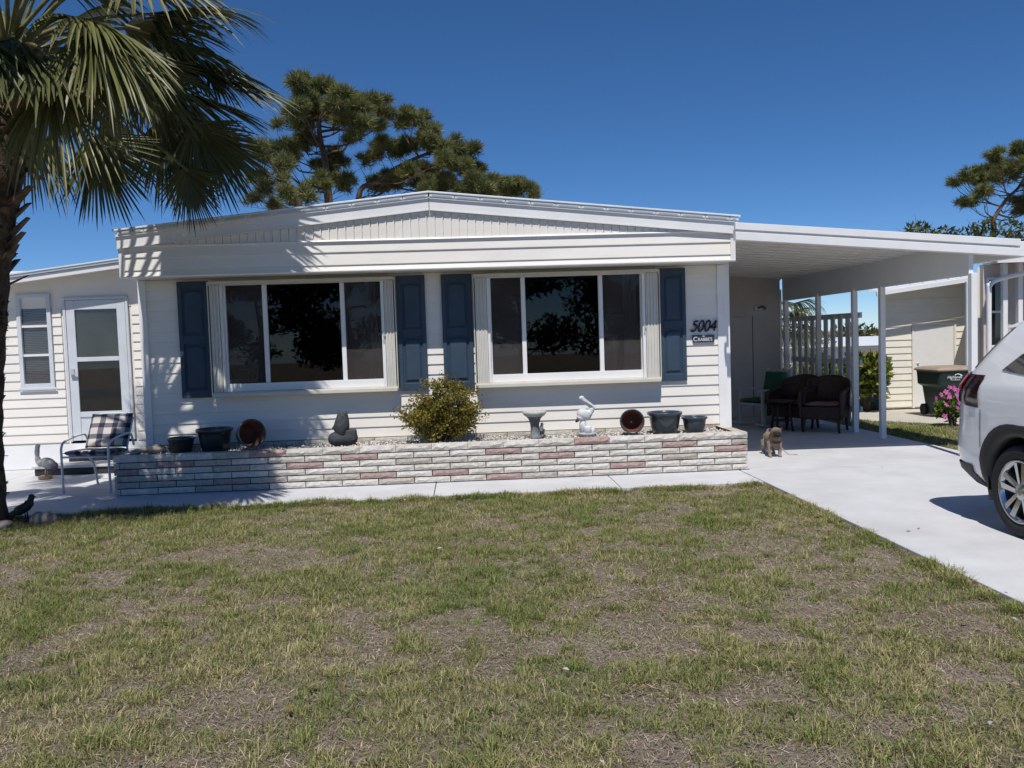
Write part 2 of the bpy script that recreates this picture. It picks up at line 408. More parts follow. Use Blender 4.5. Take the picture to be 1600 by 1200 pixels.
# gable band of vertical ribbed panels
gb = part(MB().prism_y([(OX0+.03, 2.775), (OX1-.05, 2.775), (OX1-.05, zr(OX1)-.1), (PK, zr(PK)-.1), (OX0+.03, zr(OX0)-.1)], YF+.002, YF+.012), 'gable_band', 'siding', H)
x = OX0+.06
while x < OX1-.12:
    x2 = x+.093; top0, top1 = zr(x)-.17, zr(x2)-.17
    if min(top0, top1) > 2.80:
        d = random.uniform(0, .002)
        mb = MB().prism_y([(x+.004, 2.786), (x2-.004, 2.786), (x2-.004, top1), (x+.004, top0)], YF-.010-d, YF+.002)
        mb.prism_y([(x2-.016, 2.786), (x2-.006, 2.786), (x2-.006, top1), (x2-.016, top0)], YF-.019, YF-.0095)
        part(mb, 'ribbed_panel', 'siding', gb)
    x = x2
part(MB().prism_x([(YF+.0, 2.792), (YF+.0, 2.772), (YF-.022, 2.772), (YF-.03, 2.778), (YF-.024, 2.792)], OX0+.05, OX1-.09), 'band_trim', 'white_metal', gb)
# roof, barge boards, drip edge
def sloped(x0, x1, y0, y1, dt, db):
    return MB().prism_y([(x0, zr(x0)-db), (x1, zr(x1)-db), (x1, zr(x1)-dt), (x0, zr(x0)-dt)], y0, y1)
rf = part(MB().prism_y([(OX0-.02, zr(OX0)-.022), (PK, zr(PK)-.022), (OX1+.02, zr(OX1)-.022), (OX1+.02, zr(OX1)), (PK, zr(PK)), (OX0-.02, zr(OX0))], YF-.09, 22.2), 'roof', 'roof_metal', H, bevel=.004)
for sgn, (a, b) in (('l', (OX0, PK-.003)), ('r', (PK+.003, OX1))):
    bb = part(sloped(a, b, YF-.046, YF-.021, .085, .20), 'barge_board', 'white_metal', rf, bevel=.004)
    part(sloped(a, b, YF-.053, YF-.021, .2005, .214), 'barge_lip', 'white_metal', rf)
    part(sloped(a, b, YF-.068, YF-.021, .060, .0845), 'drip_edge', 'white_metal', rf, bevel=.003)
    part(sloped(a, b, YF-.020, YF+.012, .08, .165), 'barge_backing', 'cream_metal', rf)
for a0, sg, lim in ((PK, -1, OX0), (PK, 1, OX1)):
    x = a0+sg*.008
    while (x-lim)*sg < -.05:
        xe = x+sg*.285
        if (xe-lim)*sg > 0: xe = lim
        p, q = min(x, xe), max(x, xe)
        part(sloped(p, q, YF-.078, YF-.02, .024, .0595), 'pan_end', 'roof_metal', rf)
        part(sloped(p+.03, q-.03, YF-.081, YF-.076, .032, .052), 'pan_rib', 'alu', rf)
        x += sg*.291

# windows with folded accordion shutters
def window_unit(x0, x1, gx0, gx1, mull):
    zt, zb = 2.392, 1.07
    wn = part(MB().box(x0, x1, YW-.14, YW+.01, zt-.035, zt).box(x0, x1, YW-.125, YW-.105, zt-.05, zt-.035), 'window', 'cream_metal', H, bevel=.003)
    part(MB().box(x0-.004, x1+.004, YW-.145, YW+.01, zb-.035, zb).box(x0, x1, YW-.16, YW-.135, zb-.055, zb-.012), 'shutter_track', 'cream_metal', wn, bevel=.004)
    # folded shutter stacks: many thin blades
    for a, b in ((x0+.012, gx0-.055), (gx1+.05, x1-.012)):
        n = max(4, round((b-a)/.019)); mb = MB()
        for i in range(n):
            xa = a+(b-a)*i/n; xb = a+(b-a)*(i+1)/n; yo = YW-.125 if i % 2 else YW-.119
            mb.box(xa+.001, xb-.001, yo, YW-.02, zb+.002, zt-.037)
        part(mb, 'accordion_shutter', 'stack_metal', wn)
    for a in (x0-.012, x1+.001): part(box(a, a+.011, YW-.13, YW, zb-.03, zt-.004), 'side_frame', 'cream_metal', wn)
    # lock bar
    part(box(gx1+.008, gx1+.046, YW-.115, YW-.02, zb+.002, zt-.037), 'lock_bar', 'white_metal', wn, bevel=.003)
    part(MB().box(gx1+.020, gx1+.034, YW-.135, YW-.114, 1.62, 1.72).box(gx1+.03, gx1+.05, YW-.138, YW-.122, 1.68, 1.70), 'shutter_latch', 'alu', wn)
    part(box(gx0-.052, gx0-.02, YW-.10, YW-.02, zb+.002, zt-.037), 'lock_bar', 'white_metal', wn, bevel=.003)
    # glass
    gz0, gz1 = 1.165, 2.345; yg = YW-.01
    part(MB().box(gx0-.02, gx1+.02, yg-.03, yg+.05, gz1, gz1+.012).box(gx0-.02, gx1+.02, yg-.045, yg+.05, zb+.001, gz0)
         .box(gx0-.02, gx0, yg-.03, yg+.05, gz0, gz1).box(gx1, gx1+.02, yg-.03, yg+.05, gz0, gz1), 'window_frame', 'white_metal', wn, bevel=.003)
    xs = [gx0]+mull+[gx1]
    for k, c in enumerate(mull):
        part(box(c-.026, c+.026, yg-.028, yg+.03, gz0+.001, gz1-.001), 'mullion', 'white_metal', wn, bevel=.003)
    part(MB().box(gx0+.02, gx1-.02, YW-.155, YW-.15, zb-.03, zb-.02), 'sill_lip', 'white_metal', wn)
    for k in range(3):
        a = xs[k]+(.0 if k == 0 else .026); b = xs[k+1]-(.0 if k == 2 else .026)
        part(box(a+.002, b-.002, yg+.008, yg+.012, gz0+.002, gz1-.002), 'pane', 'glass', wn)
        if k != 1:
            part(MB().add([(a+.004, yg-.012, gz0+.004), (b-.004, yg-.012, gz0+.004), (b-.004, yg-.012, gz1-.004), (a+.004, yg-.012, gz1-.004)], [(0, 1, 2, 3)]), 'insect_screen', 'insect_screen', wn)
    # side curtain inside, gathered in folds
    mb = MB(); n = 26; vs = []; 
    for i in range(n+1):
        xx = gx1-.02-.17*i/n; yy = YW+.10+.02*math.sin(i*1.9)
        vs += [(xx, yy, .9), (xx, yy, 2.42)]
    part(mb.add(vs, [(2*i, 2*i+2, 2*i+3, 2*i+1) for i in range(n)]), 'curtain', 'curtain', wn, smooth=True)
    return wn
window_unit(-3.005, -.812, -2.83, -.985, [-2.37, -1.445])
window_unit(.145, 2.405, .350, 2.19, [.745, 1.70])

def shutter(x0, x1, z0, z1):
    o = part(box(x0, x1, YW-.028, YW-.005, z0, z1), 'shutter', 'shutter_blue', H, bevel=.003)
    wd = x1-x0; e = .05; zm = z0+(z1-z0)*.5
    # rails and stiles stand proud of the field
    part(MB().box(x0, x0+e, YW-.045, YW-.029, z0, z1).box(x1-e, x1, YW-.045, YW-.029, z0, z1)
         .box(x0+e, x1-e, YW-.045, YW-.029, z0, z0+.085).box(x0+e, x1-e, YW-.045, YW-.029, z1-.085, z1)
         .box(x0+e, x1-e, YW-.045, YW-.029, zm-.05, zm+.05), 'shutter_frame', 'shutter_blue', o, bevel=.004)
    for a, b in ((z0+.10, zm-.065), (zm+.065, z1-.10)):
        xa, xb = x0+e+.018, x1-e-.018; xm = (xa+xb)/2
        front = [(xa+.025, a+.03), (xb-.025, a+.03), (xb-.025, b-.045), (xb-.05, b-.035), (xm, b-.022), (xa+.05, b-.035), (xa+.025, b-.045)]
        back = [(xa, a), (xb, a), (xb, b-.02), (xb-.035, b-.01), (xm, b), (xa+.035, b-.01), (xa, b-.02)]
        n = 7
        part(MB().add([(p, YW-.043, q) for p, q in front]+[(p, YW-.028, q) for p, q in back],
                      [tuple(range(n))]+[(i, i+n, (i+1) % n+n, (i+1) % n) for i in range(n)]), 'raised_panel', 'shutter_blue', o)
for a, b in ((-3.393, -3.028), (-.79, -.448), (-.25, .118), (2.425, 2.757)): shutter(a, b, 1.012, 2.405)

# house number: brushed italic digits
DIG = {'5': [[(.88, .98), (.36, .94), (.28, .60)], [(.28, .58), (.52, .66), (.80, .50), (.78, .22), (.50, .02), (.16, .04), (.06, .16)]],
       '0': [[(.52, 1), (.26, .86), (.12, .5), (.24, .12), (.50, 0), (.76, .14), (.88, .5), (.78, .88), (.52, 1)]],
       '4': [[(.68, 1.0), (.40, .66), (.06, .34), (.50, .34), (.98, .36)], [(.74, .96), (.72, .5), (.70, .0)]]}
for k, ch in enumerate('5004'):
    mb = MB(); ox, oz, sx, sz = 2.818+k*.080, 1.617, .074, .128
    for st in DIG[ch]:
        pts = crom([(p[0], 0, p[1]) for p in st], 7); n = len(pts); L = []; Rr = []
        for i, p in enumerate(pts):
            t = (pts[min(i+1, n-1)]-pts[max(i-1, 0)]).normalized(); nx, nz = -t.z, t.x
            w_ = .085+.045*abs(t.z); 
            L.append((p.x+nx*w_, p.z+nz*w_)); Rr.append((p.x-nx*w_, p.z-nz*w_))
        W = lambda q: (ox+q[0]*sx+q[1]*.030, oz+q[1]*sz)
        a = [W(q) for q in L]; b = [W(q) for q in Rr]; yf, yb = YW-.030-.0007*k, YW-.014
        vs = [(p[0], yf, p[1]) for p in a]+[(p[0], yf, p[1]) for p in b]+[(p[0], yb, p[1]) for p in a]+[(p[0], yb, p[1]) for p in b]
        fs = []
        for i in range(n-1):
            fs += [(i, i+1, n+i+1, n+i), (2*n+i, i, i+1, 2*n+i+1)[::1], (3*n+i, 3*n+i+1, n+i+1, n+i)]
        mb.add(vs, fs)
    part(mb, 'house_number', 'digit_black', H)
def text(body, size, name, m, parent, xyz, shear=0, rz=0, align='CENTER', ext=.0015, sx=1):
    cu = bpy.data.curves.new(name, 'FONT'); cu.body = body; cu.size = size; cu.align_x = align; cu.extrude = ext; cu.shear = shear; cu.space_character = 1.0
    o = bpy.data.objects.new('tmp', cu); C.objects.link(o); me = evaluated(o); bpy.data.objects.remove(o)
    me.transform(Matrix.Rotation(PI/2, 4, 'X')); me.transform(Matrix.Diagonal((sx, 1, 1, 1))); me.transform(Matrix.Translation(xyz)); me.materials.clear()
    return put(name, me, m, parent)
pq = thing('name_plaque', 'small dark name plaque reading CRABBE\'S under the house number', 'sign', (2.97, YW-.02, 1.48))
pb = part(MB().prism_y([(2.845, 1.478), (3.105, 1.478), (3.112, 1.49), (3.112, 1.568), (3.04, 1.568), (2.98, 1.560), (2.92, 1.568), (2.838, 1.568), (2.838, 1.49)], YW-.034, YW-.014), 'board', 'plaque_blue', pq, bevel=.003)
text('C', .078, 'letter', 'print_white', pq, (2.870, YW-.036, 1.494))
text("RABBE'S", .056, 'lettering', 'print_white', pq, (2.992, YW-.036, 1.4945), sx=.92)
part(MB().ell((2.975, YW-.035, 1.553), (.017, .003, .005)), 'emblem', 'print_white', pq)

# lamp inside the right window
lp = thing('table_lamp', 'pale lampshade seen dimly inside the right-hand window', 'lamp', (2.02, 11.1, .55))
part(MB().lathe([(.20, 1.05), (.11, 1.33)], 20, (2.02, 11.1, .55)), 'lamp_shade', 'lamp_shade', lp, smooth=True)
part(MB().lathe([(.10, .55), (.03, .62), (.05, .8), (.025, 1.1)], 16, (2.02, 11.1, .55)), 'lamp_base', 'bath_stone', lp, smooth=True)
part(MB().box(1.77, 2.27, 10.85, 11.35, 1.06, 1.1).box(1.80, 1.84, 10.88, 10.92, .55, 1.06).box(2.2, 2.24, 10.88, 10.92, .55, 1.06).box(1.80, 1.84, 11.28, 11.32, .55, 1.06).box(2.2, 2.24, 11.28, 11.32, .55, 1.06), 'stand', 'wicker', lp)

# ------------------------------------------------------------------ side addition with storm door
A = thing('side_addition', 'low cream sided room with storm door joined to the left of the house', 'building', (-6, 14, 0))
YA = 12.0
AX0, AX1 = -9.0, XL
aw = part(MB().box(AX0, -6.13, YA+.012, YA+.06, .34, 2.75).box(-5.70, -5.53, YA+.012, YA+.06, .34, 2.75).box(-4.63, AX1, YA+.012, YA+.06, .34, 2.75)
          .box(-6.13, -5.70, YA+.012, YA+.06, .34, 1.14).box(-6.13, -5.70, YA+.012, YA+.06, 2.42, 2.75).box(-5.53, -4.63, YA+.012, YA+.06, 2.37, 2.75), 'front_wall', 'siding', A)
for a, b, z0, z1 in ((AX0, -6.155, .36, 2.23), (-5.675, -5.555, .36+2*.1247, 2.23), (-6.155, -5.555, .36, .36+6*.1247), (-4.60, -3.86, .36, 2.23)):
    if a == -5.675: z0 = .36+6*.1247
    siding(aw, a, b, YA, z0, z1, .1247)
part(box(AX0, AX1, YA+.002, YA+.012, 2.23, 2.75), 'upper_panel', 'siding', aw)
part(box(AX0, AX1, YA-.02, YA+.05, 0, .335), 'foundation', 'white_metal', A)
part(MB().box(AX0, AX0+.06, YA+.06, 17, 0, 2.5).box(AX0, AX1, 17, 17.06, 0, 2.7), 'rear_walls', 'siding', A)
za = lambda x: 2.852+(x+4.72)*.118
ar = part(MB().prism_y([(AX0-.1, za(AX0-.1)-.02), (AX1, za(AX1)-.02), (AX1, za(AX1)), (AX0-.1, za(AX0-.1))], YA-.30, 17.2), 'roof', 'roof_metal', A)
part(MB().prism_y([(AX0-.1, za(AX0-.1)-.135), (AX1, za(AX1)-.135), (AX1, za(AX1)-.06), (AX0-.1, za(AX0-.1)-.06)], YA-.27, YA-.22), 'fascia', 'white_metal', ar, bevel=.004)
part(MB().prism_y([(AX0-.1, za(AX0-.1)-.055), (AX1, za(AX1)-.055), (AX1, za(AX1)-.022), (AX0-.1, za(AX0-.1)-.022)], YA-.29, YA-.22), 'drip_edge', 'alu', ar)
part(MB().prism_y([(AX0-.1, za(AX0-.1)-.10), (AX1, za(AX1)-.10), (AX1, za(AX1)-.09), (AX0-.1, za(AX0-.1)-.09)], YA-.219, YA+.01), 'soffit', 'cream_metal', ar)
# tall window of three panes
wa = part(MB().box(-6.145, -6.09, YA-.03, YA+.05, 1.13, 2.43).box(-5.74, -5.685, YA-.03, YA+.05, 1.13, 2.43).box(-6.09, -5.74, YA-.03, YA+.05, 2.375, 2.43).box(-6.09, -5.74, YA-.03, YA+.05, 1.13, 1.19)
          .box(-6.17, -5.66, YA-.045, YA-.031, 1.10, 1.135), 'window', 'grey_frame', A, bevel=.004)
for z in (1.585, 1.985): part(box(-6.089, -5.741, YA-.012, YA+.03, z-.016, z+.016), 'glazing_bar', 'white_metal', wa)
for z0, z1 in ((1.191, 1.568), (1.602, 1.968), (2.002, 2.374)): part(box(-6.088, -5.742, YA+.008, YA+.012, z0, z1), 'pane', 'glass_door', wa)
part(box(-6.088, -5.742, YA+.018, YA+.024, 1.192, 2.373), 'blind', 'blind', wa)
# storm door
dx0, dx1, dz0, dz1 = -5.52, -4.64, .365, 2.365
dr = part(MB().box(dx0, dx0+.035, YA-.03, YA+.05, dz0, dz1).box(dx1-.035, dx1, YA-.03, YA+.05, dz0, dz1).box(dx0+.035, dx1-.035, YA-.03, YA+.05, dz1-.035, dz1), 'door', 'grey_frame', A, bevel=.003)
a, b = dx0+.04, dx1-.04
part(MB().box(a, a+.115, YA-.025, YA+.01, dz0+.01, dz1-.04).box(b-.115, b, YA-.025, YA+.01, dz0+.01, dz1-.04).box(a+.115, b-.115, YA-.025, YA+.01, dz1-.17, dz1-.04)
     .box(a+.115, b-.115, YA-.025, YA+.01, 1.475, 1.535).box(a+.115, b-.115, YA-.025, YA+.01, .70, .775), 'door_leaf', 'grey_frame', dr, bevel=.004)
part(box(a+.115, b-.115, YA-.012, YA+.005, dz0+.01, .70), 'kick_panel', 'grey_frame', dr)
for z0, z1 in ((.776, 1.474), (1.536, dz1-.171)): part(box(a+.116, b-.116, YA-.006, YA-.002, z0, z1), 'pane', 'glass_door', dr)
part(box(a+.117, b-.117, YA+.003, YA+.007, 1.537, dz1-.172), 'shade', 'door_shade', dr)
part(box(a+.117, b-.117, YA+.003, YA+.007, .777, 1.473), 'inner_panel', 'door_screen', dr)
part(MB().box(a+.03, a+.075, YA-.05, YA-.026, 1.26, 1.38).box(a+.035, a+.14, YA-.075, YA-.055, 1.30, 1.325).box(a+.04, a+.06, YA-.06, YA-.03, 1.30, 1.325), 'handle', 'alu', dr)
# steps
st = thing('entry_steps', 'two low pale concrete steps with dark risers below the storm door', 'steps', (-5.0, 11.6, 0))
for (x0, x1, y0, y1, z0, z1) in ((-5.72, -4.3, 11.28, 11.66, 0, .125), (-5.45, -4.3, 11.66, 11.99, 0, .25)):
    s_ = part(box(x0, x1, y0, y1, z1-.035, z1), 'tread', 'step_tread', st, bevel=.006)
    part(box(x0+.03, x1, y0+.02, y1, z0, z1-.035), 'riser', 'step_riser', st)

# ------------------------------------------------------------------ brick planter
PX0, PX1, PYF, PYB = -3.92, 3.235, 9.46, YW-.03
PL = thing('brick_planter', 'long low planter of cream and pink split-face bricks along the house front', 'planter', (-.3, 9.8, 0))
part(MB().box(PX0+.026, PX1-.026, PYF+.026, PYF+.10, 0, .36).box(PX0+.026, PX0+.10, PYF+.10, PYB, 0, .36).box(PX1-.10, PX1-.026, PYF+.10, PYB, 0, .36), 'mortar_core', 'mortar', PL)
part(box(PX0+.05, PX1-.05, PYF+.05, PYB, .361, .392), 'soil', 'gravel_soil', PL)
def brick_mesh(seed, L=.398, h=.0605, d=.09):
    r = random.Random(seed); nx, nz = 7, 2; vs = []
    for j in range(nz+1):
        for i in range(nx+1):
            e = (i in (0, nx)) or (j in (0, nz))
            vs.append((-L/2+L*i/nx+(0 if i in (0, nx) else r.uniform(-.016, .016)), (.003+r.uniform(0, .003)) if e else -r.uniform(.001, .008), h*j/nz+(0 if j in (0, nz) else r.uniform(-.01, .01))))
    fs = [(j*(nx+1)+i, j*(nx+1)+i+1, (j+1)*(nx+1)+i+1, (j+1)*(nx+1)+i) for j in range(nz) for i in range(nx)]
    k = len(vs); vs += [(-L/2, d, 0), (L/2, d, 0), (L/2, d, h), (-L/2, d, h)]
    c = [0, nx, (nz+1)*(nx+1)-1, nz*(nx+1)]
    fs += [tuple([c[3]]+[c[3]+i for i in range(1, nx+1)]+[k+2, k+3]), tuple([k, k+1]+list(range(nx, -1, -1))), tuple([k+1, k+2]+[c[2]-(nx+1)*j for j in range(nz+1)]), tuple([k+3, k]+[(nx+1)*j for j in range(nz+1)])]
    me = bpy.data.meshes.new('brick'); me.from_pydata(vs, [], fs); me.update(); return me
BM = {}
for mn in ('brick_cream', 'brick_white', 'brick_tan', 'brick_red'):
    BM[mn] = []
    for s_ in range(12):
        me = brick_mesh(s_*7+len(mn)); me.materials.append(M[mn]); BM[mn].append(me)
def brick(xc, y, z, L, mn, rz=0, h=1, parent=PL, dsc=1):
    o = bpy.data.objects.new('brick', random.choice(BM[mn])); C.objects.link(o); o.parent = parent
    o.location = Vector((xc, y+random.uniform(-.003, .003), z))-ancestors_loc(parent); o.scale = (L/.398, dsc, h); o.rotation_euler[2] = rz
px2X = lambda p: PX0+(p-180)*(PX1-PX0)/987
RED = {0: [927, 419], 1: [788, 1071, 276, 560], 2: [871, 1146, 476, 664, 200], 4: [985, 682, 365, 561], 5: [788]}
BL, RH = .406, .0725
for row in range(6):
    z = .366-row*RH+.003 if row else .368
    off = (.205 if row % 2 else .205+BL/2)
    i0 = math.floor((PX0-off)/BL); xb = off+i0*BL
    while xb < PX1:
        a, b = max(xb, PX0), min(xb+BL, PX1); xb += BL
        if b-a < .03: continue
        c = (a+b)/2
        red = any(abs(px2X(q)-c) < BL*.45 for q in RED.get(row, []))
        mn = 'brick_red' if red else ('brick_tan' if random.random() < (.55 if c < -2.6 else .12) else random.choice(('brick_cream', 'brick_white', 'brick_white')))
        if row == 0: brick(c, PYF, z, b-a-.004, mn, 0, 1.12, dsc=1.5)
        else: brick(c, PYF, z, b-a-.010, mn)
    for xs, rz in ((PX0, -PI/2), (PX1, PI/2)):
        y = PYF+.105-(BL/4 if row % 2 else 0)
        while y < PYB-.02:
            a, b = max(y, PYF+.098 if row else PYF+.14), min(y+BL, PYB); y += BL
            if b-a < .05: continue
            brick(xs, (a+b)/2, z, b-a-.009, random.choice(('brick_cream', 'brick_tan', 'brick_white')), rz, 1.0 if row else 1.12, dsc=1.5 if row == 0 else 1)
# facing course of bricks along the wall foot
FW = part(box(XL+.06, XR-.09, YW-.012, YW+.012, .25, .452), 'wall_foot', 'mortar', H)
for row, z in enumerate((.386, .316)):
    x = XL+.08+(0 if row else -.2)
    while x < XR-.1:
        a, b = max(x, XL+.07), min(x+BL, XR-.1); x += BL
        if b-a > .06: brick((a+b)/2, YW-.045, z, b-a-.008, 'brick_red' if (row == 0 and a > 2.7) else random.choice(('brick_tan', 'brick_cream', 'brick_cream')), parent=FW, dsc=.5)
# pebbles in the planter
def pebbles(n, x0, x1, y0, y1, z, rmin, rmax, seed, name):
    r = np.random.default_rng(seed); base = np.array([(1, 0, 0), (-1, 0, 0), (0, 1, 0), (0, -1, 0), (0, 0, 1), (0, 0, -1)], float)
    tri = np.array([(0, 2, 4), (2, 1, 4), (1, 3, 4), (3, 0, 4), (2, 0, 5), (1, 2, 5), (3, 1, 5), (0, 3, 5)])
    P = np.stack([r.uniform(x0, x1, n), r.uniform(y0, y1, n), z+r.uniform(-.004, .012, n)], 1); s = r.uniform(rmin, rmax, n)
    th = r.uniform(0, 6.28, n); sc = np.stack([s*r.uniform(.7, 1.3, n), s*r.uniform(.7, 1.3, n), s*r.uniform(.5, .9, n)], 1)
    V = base[None]*sc[:, None]*r.uniform(.75, 1.2, (n, 6, 1)); c, sn = np.cos(th)[:, None], np.sin(th)[:, None]
    V = np.stack([V[..., 0]*c-V[..., 1]*sn, V[..., 0]*sn+V[..., 1]*c, V[..., 2]], -1)+P[:, None]
    L = (tri[None]+(np.arange(n)*6)[:, None, None]).ravel()
    g = r.uniform(.22, .72, n)[:, None]*np.array([1, .96, .9]); return np_mesh(name, V.reshape(-1, 3), np.full(n*8, 3), L, np.repeat(g, 6, 0))
gv = put('gravel', pebbles(5200, PX0+.12, PX1-.12, PYF+.11, PYB-.02, .397, .008, .022, 3, 'gravel'), 'pebble', PL); gv['kind'] = 'stuff'

# ------------------------------------------------------------------ ornaments on the planter
ZP = .405
def pot_profile(r, h, t=.022):
    return [(r*.62, 0), (r*.70, h*.04), (r*.80, h*.35), (r*.88, h*.72), (r*.90, h*.84), (r*1.0, h*.88), (r*1.01, h*.985), (r*.985, h), (r*.90, h*.995), (r*.88, h*.93), (r*.78, h*.7), (r*.68, h*.3), (r*.58, h*.07)]
def pot(name, label, loc, r, h, m, tilt=None, rz=0, inner=None, hole=False):
    inner = inner or m
    prof = pot_profile(r, h); k = 8
    t = thing(name, label, 'pot', loc, rz, 'glazed pots on the planter')
    if tilt: t.rotation_euler = (tilt, 0, rz)
    vs = MB(); n = 40
    for a, b in prof[:k+2]: pass
    def ring(p):
        mb = MB()
        for rr, z in p:
            for q in range(n): an = 2*PI*q/n; mb.v.append((rr*math.cos(an), rr*math.sin(an), z))
        for i in range(len(p)-1):
            for q in range(n): mb.f.append((i*n+q, i*n+(q+1) % n, (i+1)*n+(q+1) % n, (i+1)*n+q))
        return mb
    o = ring(prof[:10]); o.f.append(tuple(range(n-1, -1, -1))); part(o, 'body', m, t, True, False)
    i = ring(prof[9:]); L = len(i.v)-n; i.f.append(tuple(L+q for q in range(n))); part(i, 'inside', inner, t, True, False)
    if hole: part(MB().lathe([(r*.07, h*.072), (r*.07, h*.078)], 12), 'drain_hole_light', 'print_white', t, False, False)  # solid white disc: daylight through the drain hole put into its colour
    return t
pot('plant_pot', 'smallest dark pot at the shaded left end of the planter', (-3.315, 9.90, ZP), .158, .175, 'pot_dark')
pot('plant_pot', 'large dark upright pot on the shaded left part of the planter', (-2.935, 9.92, ZP), .208, .265, 'pot_dark')
pot('plant_pot', 'dark pot lying on its side with brown inside, left part of planter', (-2.60, 9.97, ZP+.165), .165, .24, 'pot_dark', math.radians(80), math.radians(34), 'pot_terra')
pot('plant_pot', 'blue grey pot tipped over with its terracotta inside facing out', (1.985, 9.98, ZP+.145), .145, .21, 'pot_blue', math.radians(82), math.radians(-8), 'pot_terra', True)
pot('plant_pot', 'large blue grey upright glazed pot near the right end of the planter', (2.375, 9.90, ZP), .208, .262, 'pot_blue')
pot('plant_pot', 'small blue grey upright glazed pot at the right end of the planter', (2.735, 9.90, ZP), .155, .19, 'pot_blue')

# owl on a stone
ow = thing('owl_statue', 'dark stone owl sitting on a rounded rock, left of the shrub', 'statue', (-1.45, 9.92, ZP))
mb = MB().ell((-.07, 0, .085), (.115, .10, .09)).ell((.07, .02, .09), (.10, .10, .095)).box(.03, .155, -.06, .06, .07, .19)
part_o = put('rock', blob(mb, .012, 3), 'statue_dark', ow, True, False)
mb = MB().tube([(-.02, 0, .13), (-.02, 0, .19), (-.015, 0, .24), (-.005, 0, .30), (.0, 0, .36), (.0, 0, .392)], [.07, .088, .094, .082, .066, .054], 14).tube([(-.040, 0, .38), (-.050, 0, .416)], [.016, .006]).tube([(.038, 0, .38), (.050, 0, .416)], [.016, .006])
mb.tube([(-.05, .01, .235), (-.125, .02, .205)], [.05, .02]).ell((.0, -.062, .345), (.012, .014, .018)).ell((-.024, -.05, .362), (.020, .014, .018)).ell((.024, -.05, .362), (.020, .014, .018))
put('owl', blob(mb, .008, 2), 'statue_dark', ow, True, False)

# bird bath
bb = thing('bird_bath', 'small grey pedestal bird bath with pale bowl, right of the shrub', 'bird bath', (.81, 9.90, ZP))
part(MB().lathe([(.085, 0), (.08, .025), (.055, .05), (.05, .12), (.055, .18), (.075, .24), (.10, .265)], 20), 'pedestal', 'bath_stone', bb, True, False)
part(MB().lathe([(.07, .25), (.12, .275), (.142, .305), (.142, .325), (.128, .328), (.10, .312), (.05, .305)], 26), 'bowl', 'bath_top', bb, True, False)
put('squirrel', blob(MB().ell((.075, -.02, .11), (.028, .03, .05)).ell((.085, -.03, .17), (.02, .024, .022)).tube([(.06, .01, .06), (.10, .02, .05), (.115, .02, .11)], [.015, .02, .01]), .007, 2), 'bath_stone', bb, True, False)

# pelican figure on a post
def pelican(t, m, dark):
    mb = MB().ell((-.012, 0, .262), (.092, .062, .070), rot=Matrix.Rotation(.5, 3, 'Y')).tube(crom([(.035, 0, .27), (.078, 0, .31), (.070, 0, .355), (.02, .01, .40), (-.025, 0, .445)], 5), [.05]*3+[.036]*6+[.024]*8+[.026]*4)
    mb.ell((-.035, 0, .462), (.034, .028, .028)).ell((-.055, 0, .222), (.055, .05, .032), rot=Matrix.Rotation(.6, 3, 'Y'))
    put('bird', blob(mb, .007, 2), m, t, True, False)
    part(MB().hexa([(-.030, -.052, .438), (.118, -.040, .345), (.118, -.030, .345), (-.030, -.020, .438), (-.018, -.046, .474), (.128, -.038, .356), (.128, -.032, .356), (-.018, -.018, .474)]), 'bill', m, t, False, False, .006)
    part(MB().tube([(-.085, 0, .205), (-.115, 0, .178)], [.024, .010]), 'tail', dark, t, True, False)
pe = thing('pelican_statue', 'white pelican figure on mooring posts, between bird bath and tipped pot', 'statue', (1.415, 9.90, ZP))
pelican(pe, 'statue_white', 'statue_black')
for x, y, r, h in ((-.03, .0, .042, .19), (.022, -.045, .045, .135), (.078, -.02, .035, .10)):
    part(MB().lathe([(r*1.02, .03), (r, h*.85), (r*.8, h*.96), (r*.4, h)], 16, (x, y, 0)), 'mooring_post', 'statue_white', pe, True, False)
part(MB().lathe([(.10, 0), (.105, .03), (.112, .045), (.10, .05)], 22, (.02, -.01, 0)), 'base', 'bath_top', pe, True, False)

# driftwood and stones at the planter's left end
tag(put('driftwood', blob(MB().tube(crom([(-3.80, 9.62, .45), (-3.66, 9.72, .475), (-3.48, 9.86, .45)], 5), [.012]+[.03]*4+[.04]*4+[.03, .02]), .012, 2), 'drift', smooth=True),
    'weathered driftwood lying on the left end of the planter', 'driftwood')
for i, (x, y, r) in enumerate(((-3.62, 10.0, .07), (-3.47, 10.08, .055), (-3.72, 9.9, .05))):
    tag(put('stone', blob(MB().ell((x, y, ZP+r*.6), (r*1.2, r, r*.8)).ell((x+r*.5, y+.02, ZP+r*.5), (r*.8, r*.9, r*.6)), .012, 2), 'drift', smooth=True),
        ('largest pale stone behind the driftwood on the planter', 'pale stone beside the smallest dark pot on the planter', 'small pale stone at the left corner of the planter')[i], 'stone', 'stones on the planter')

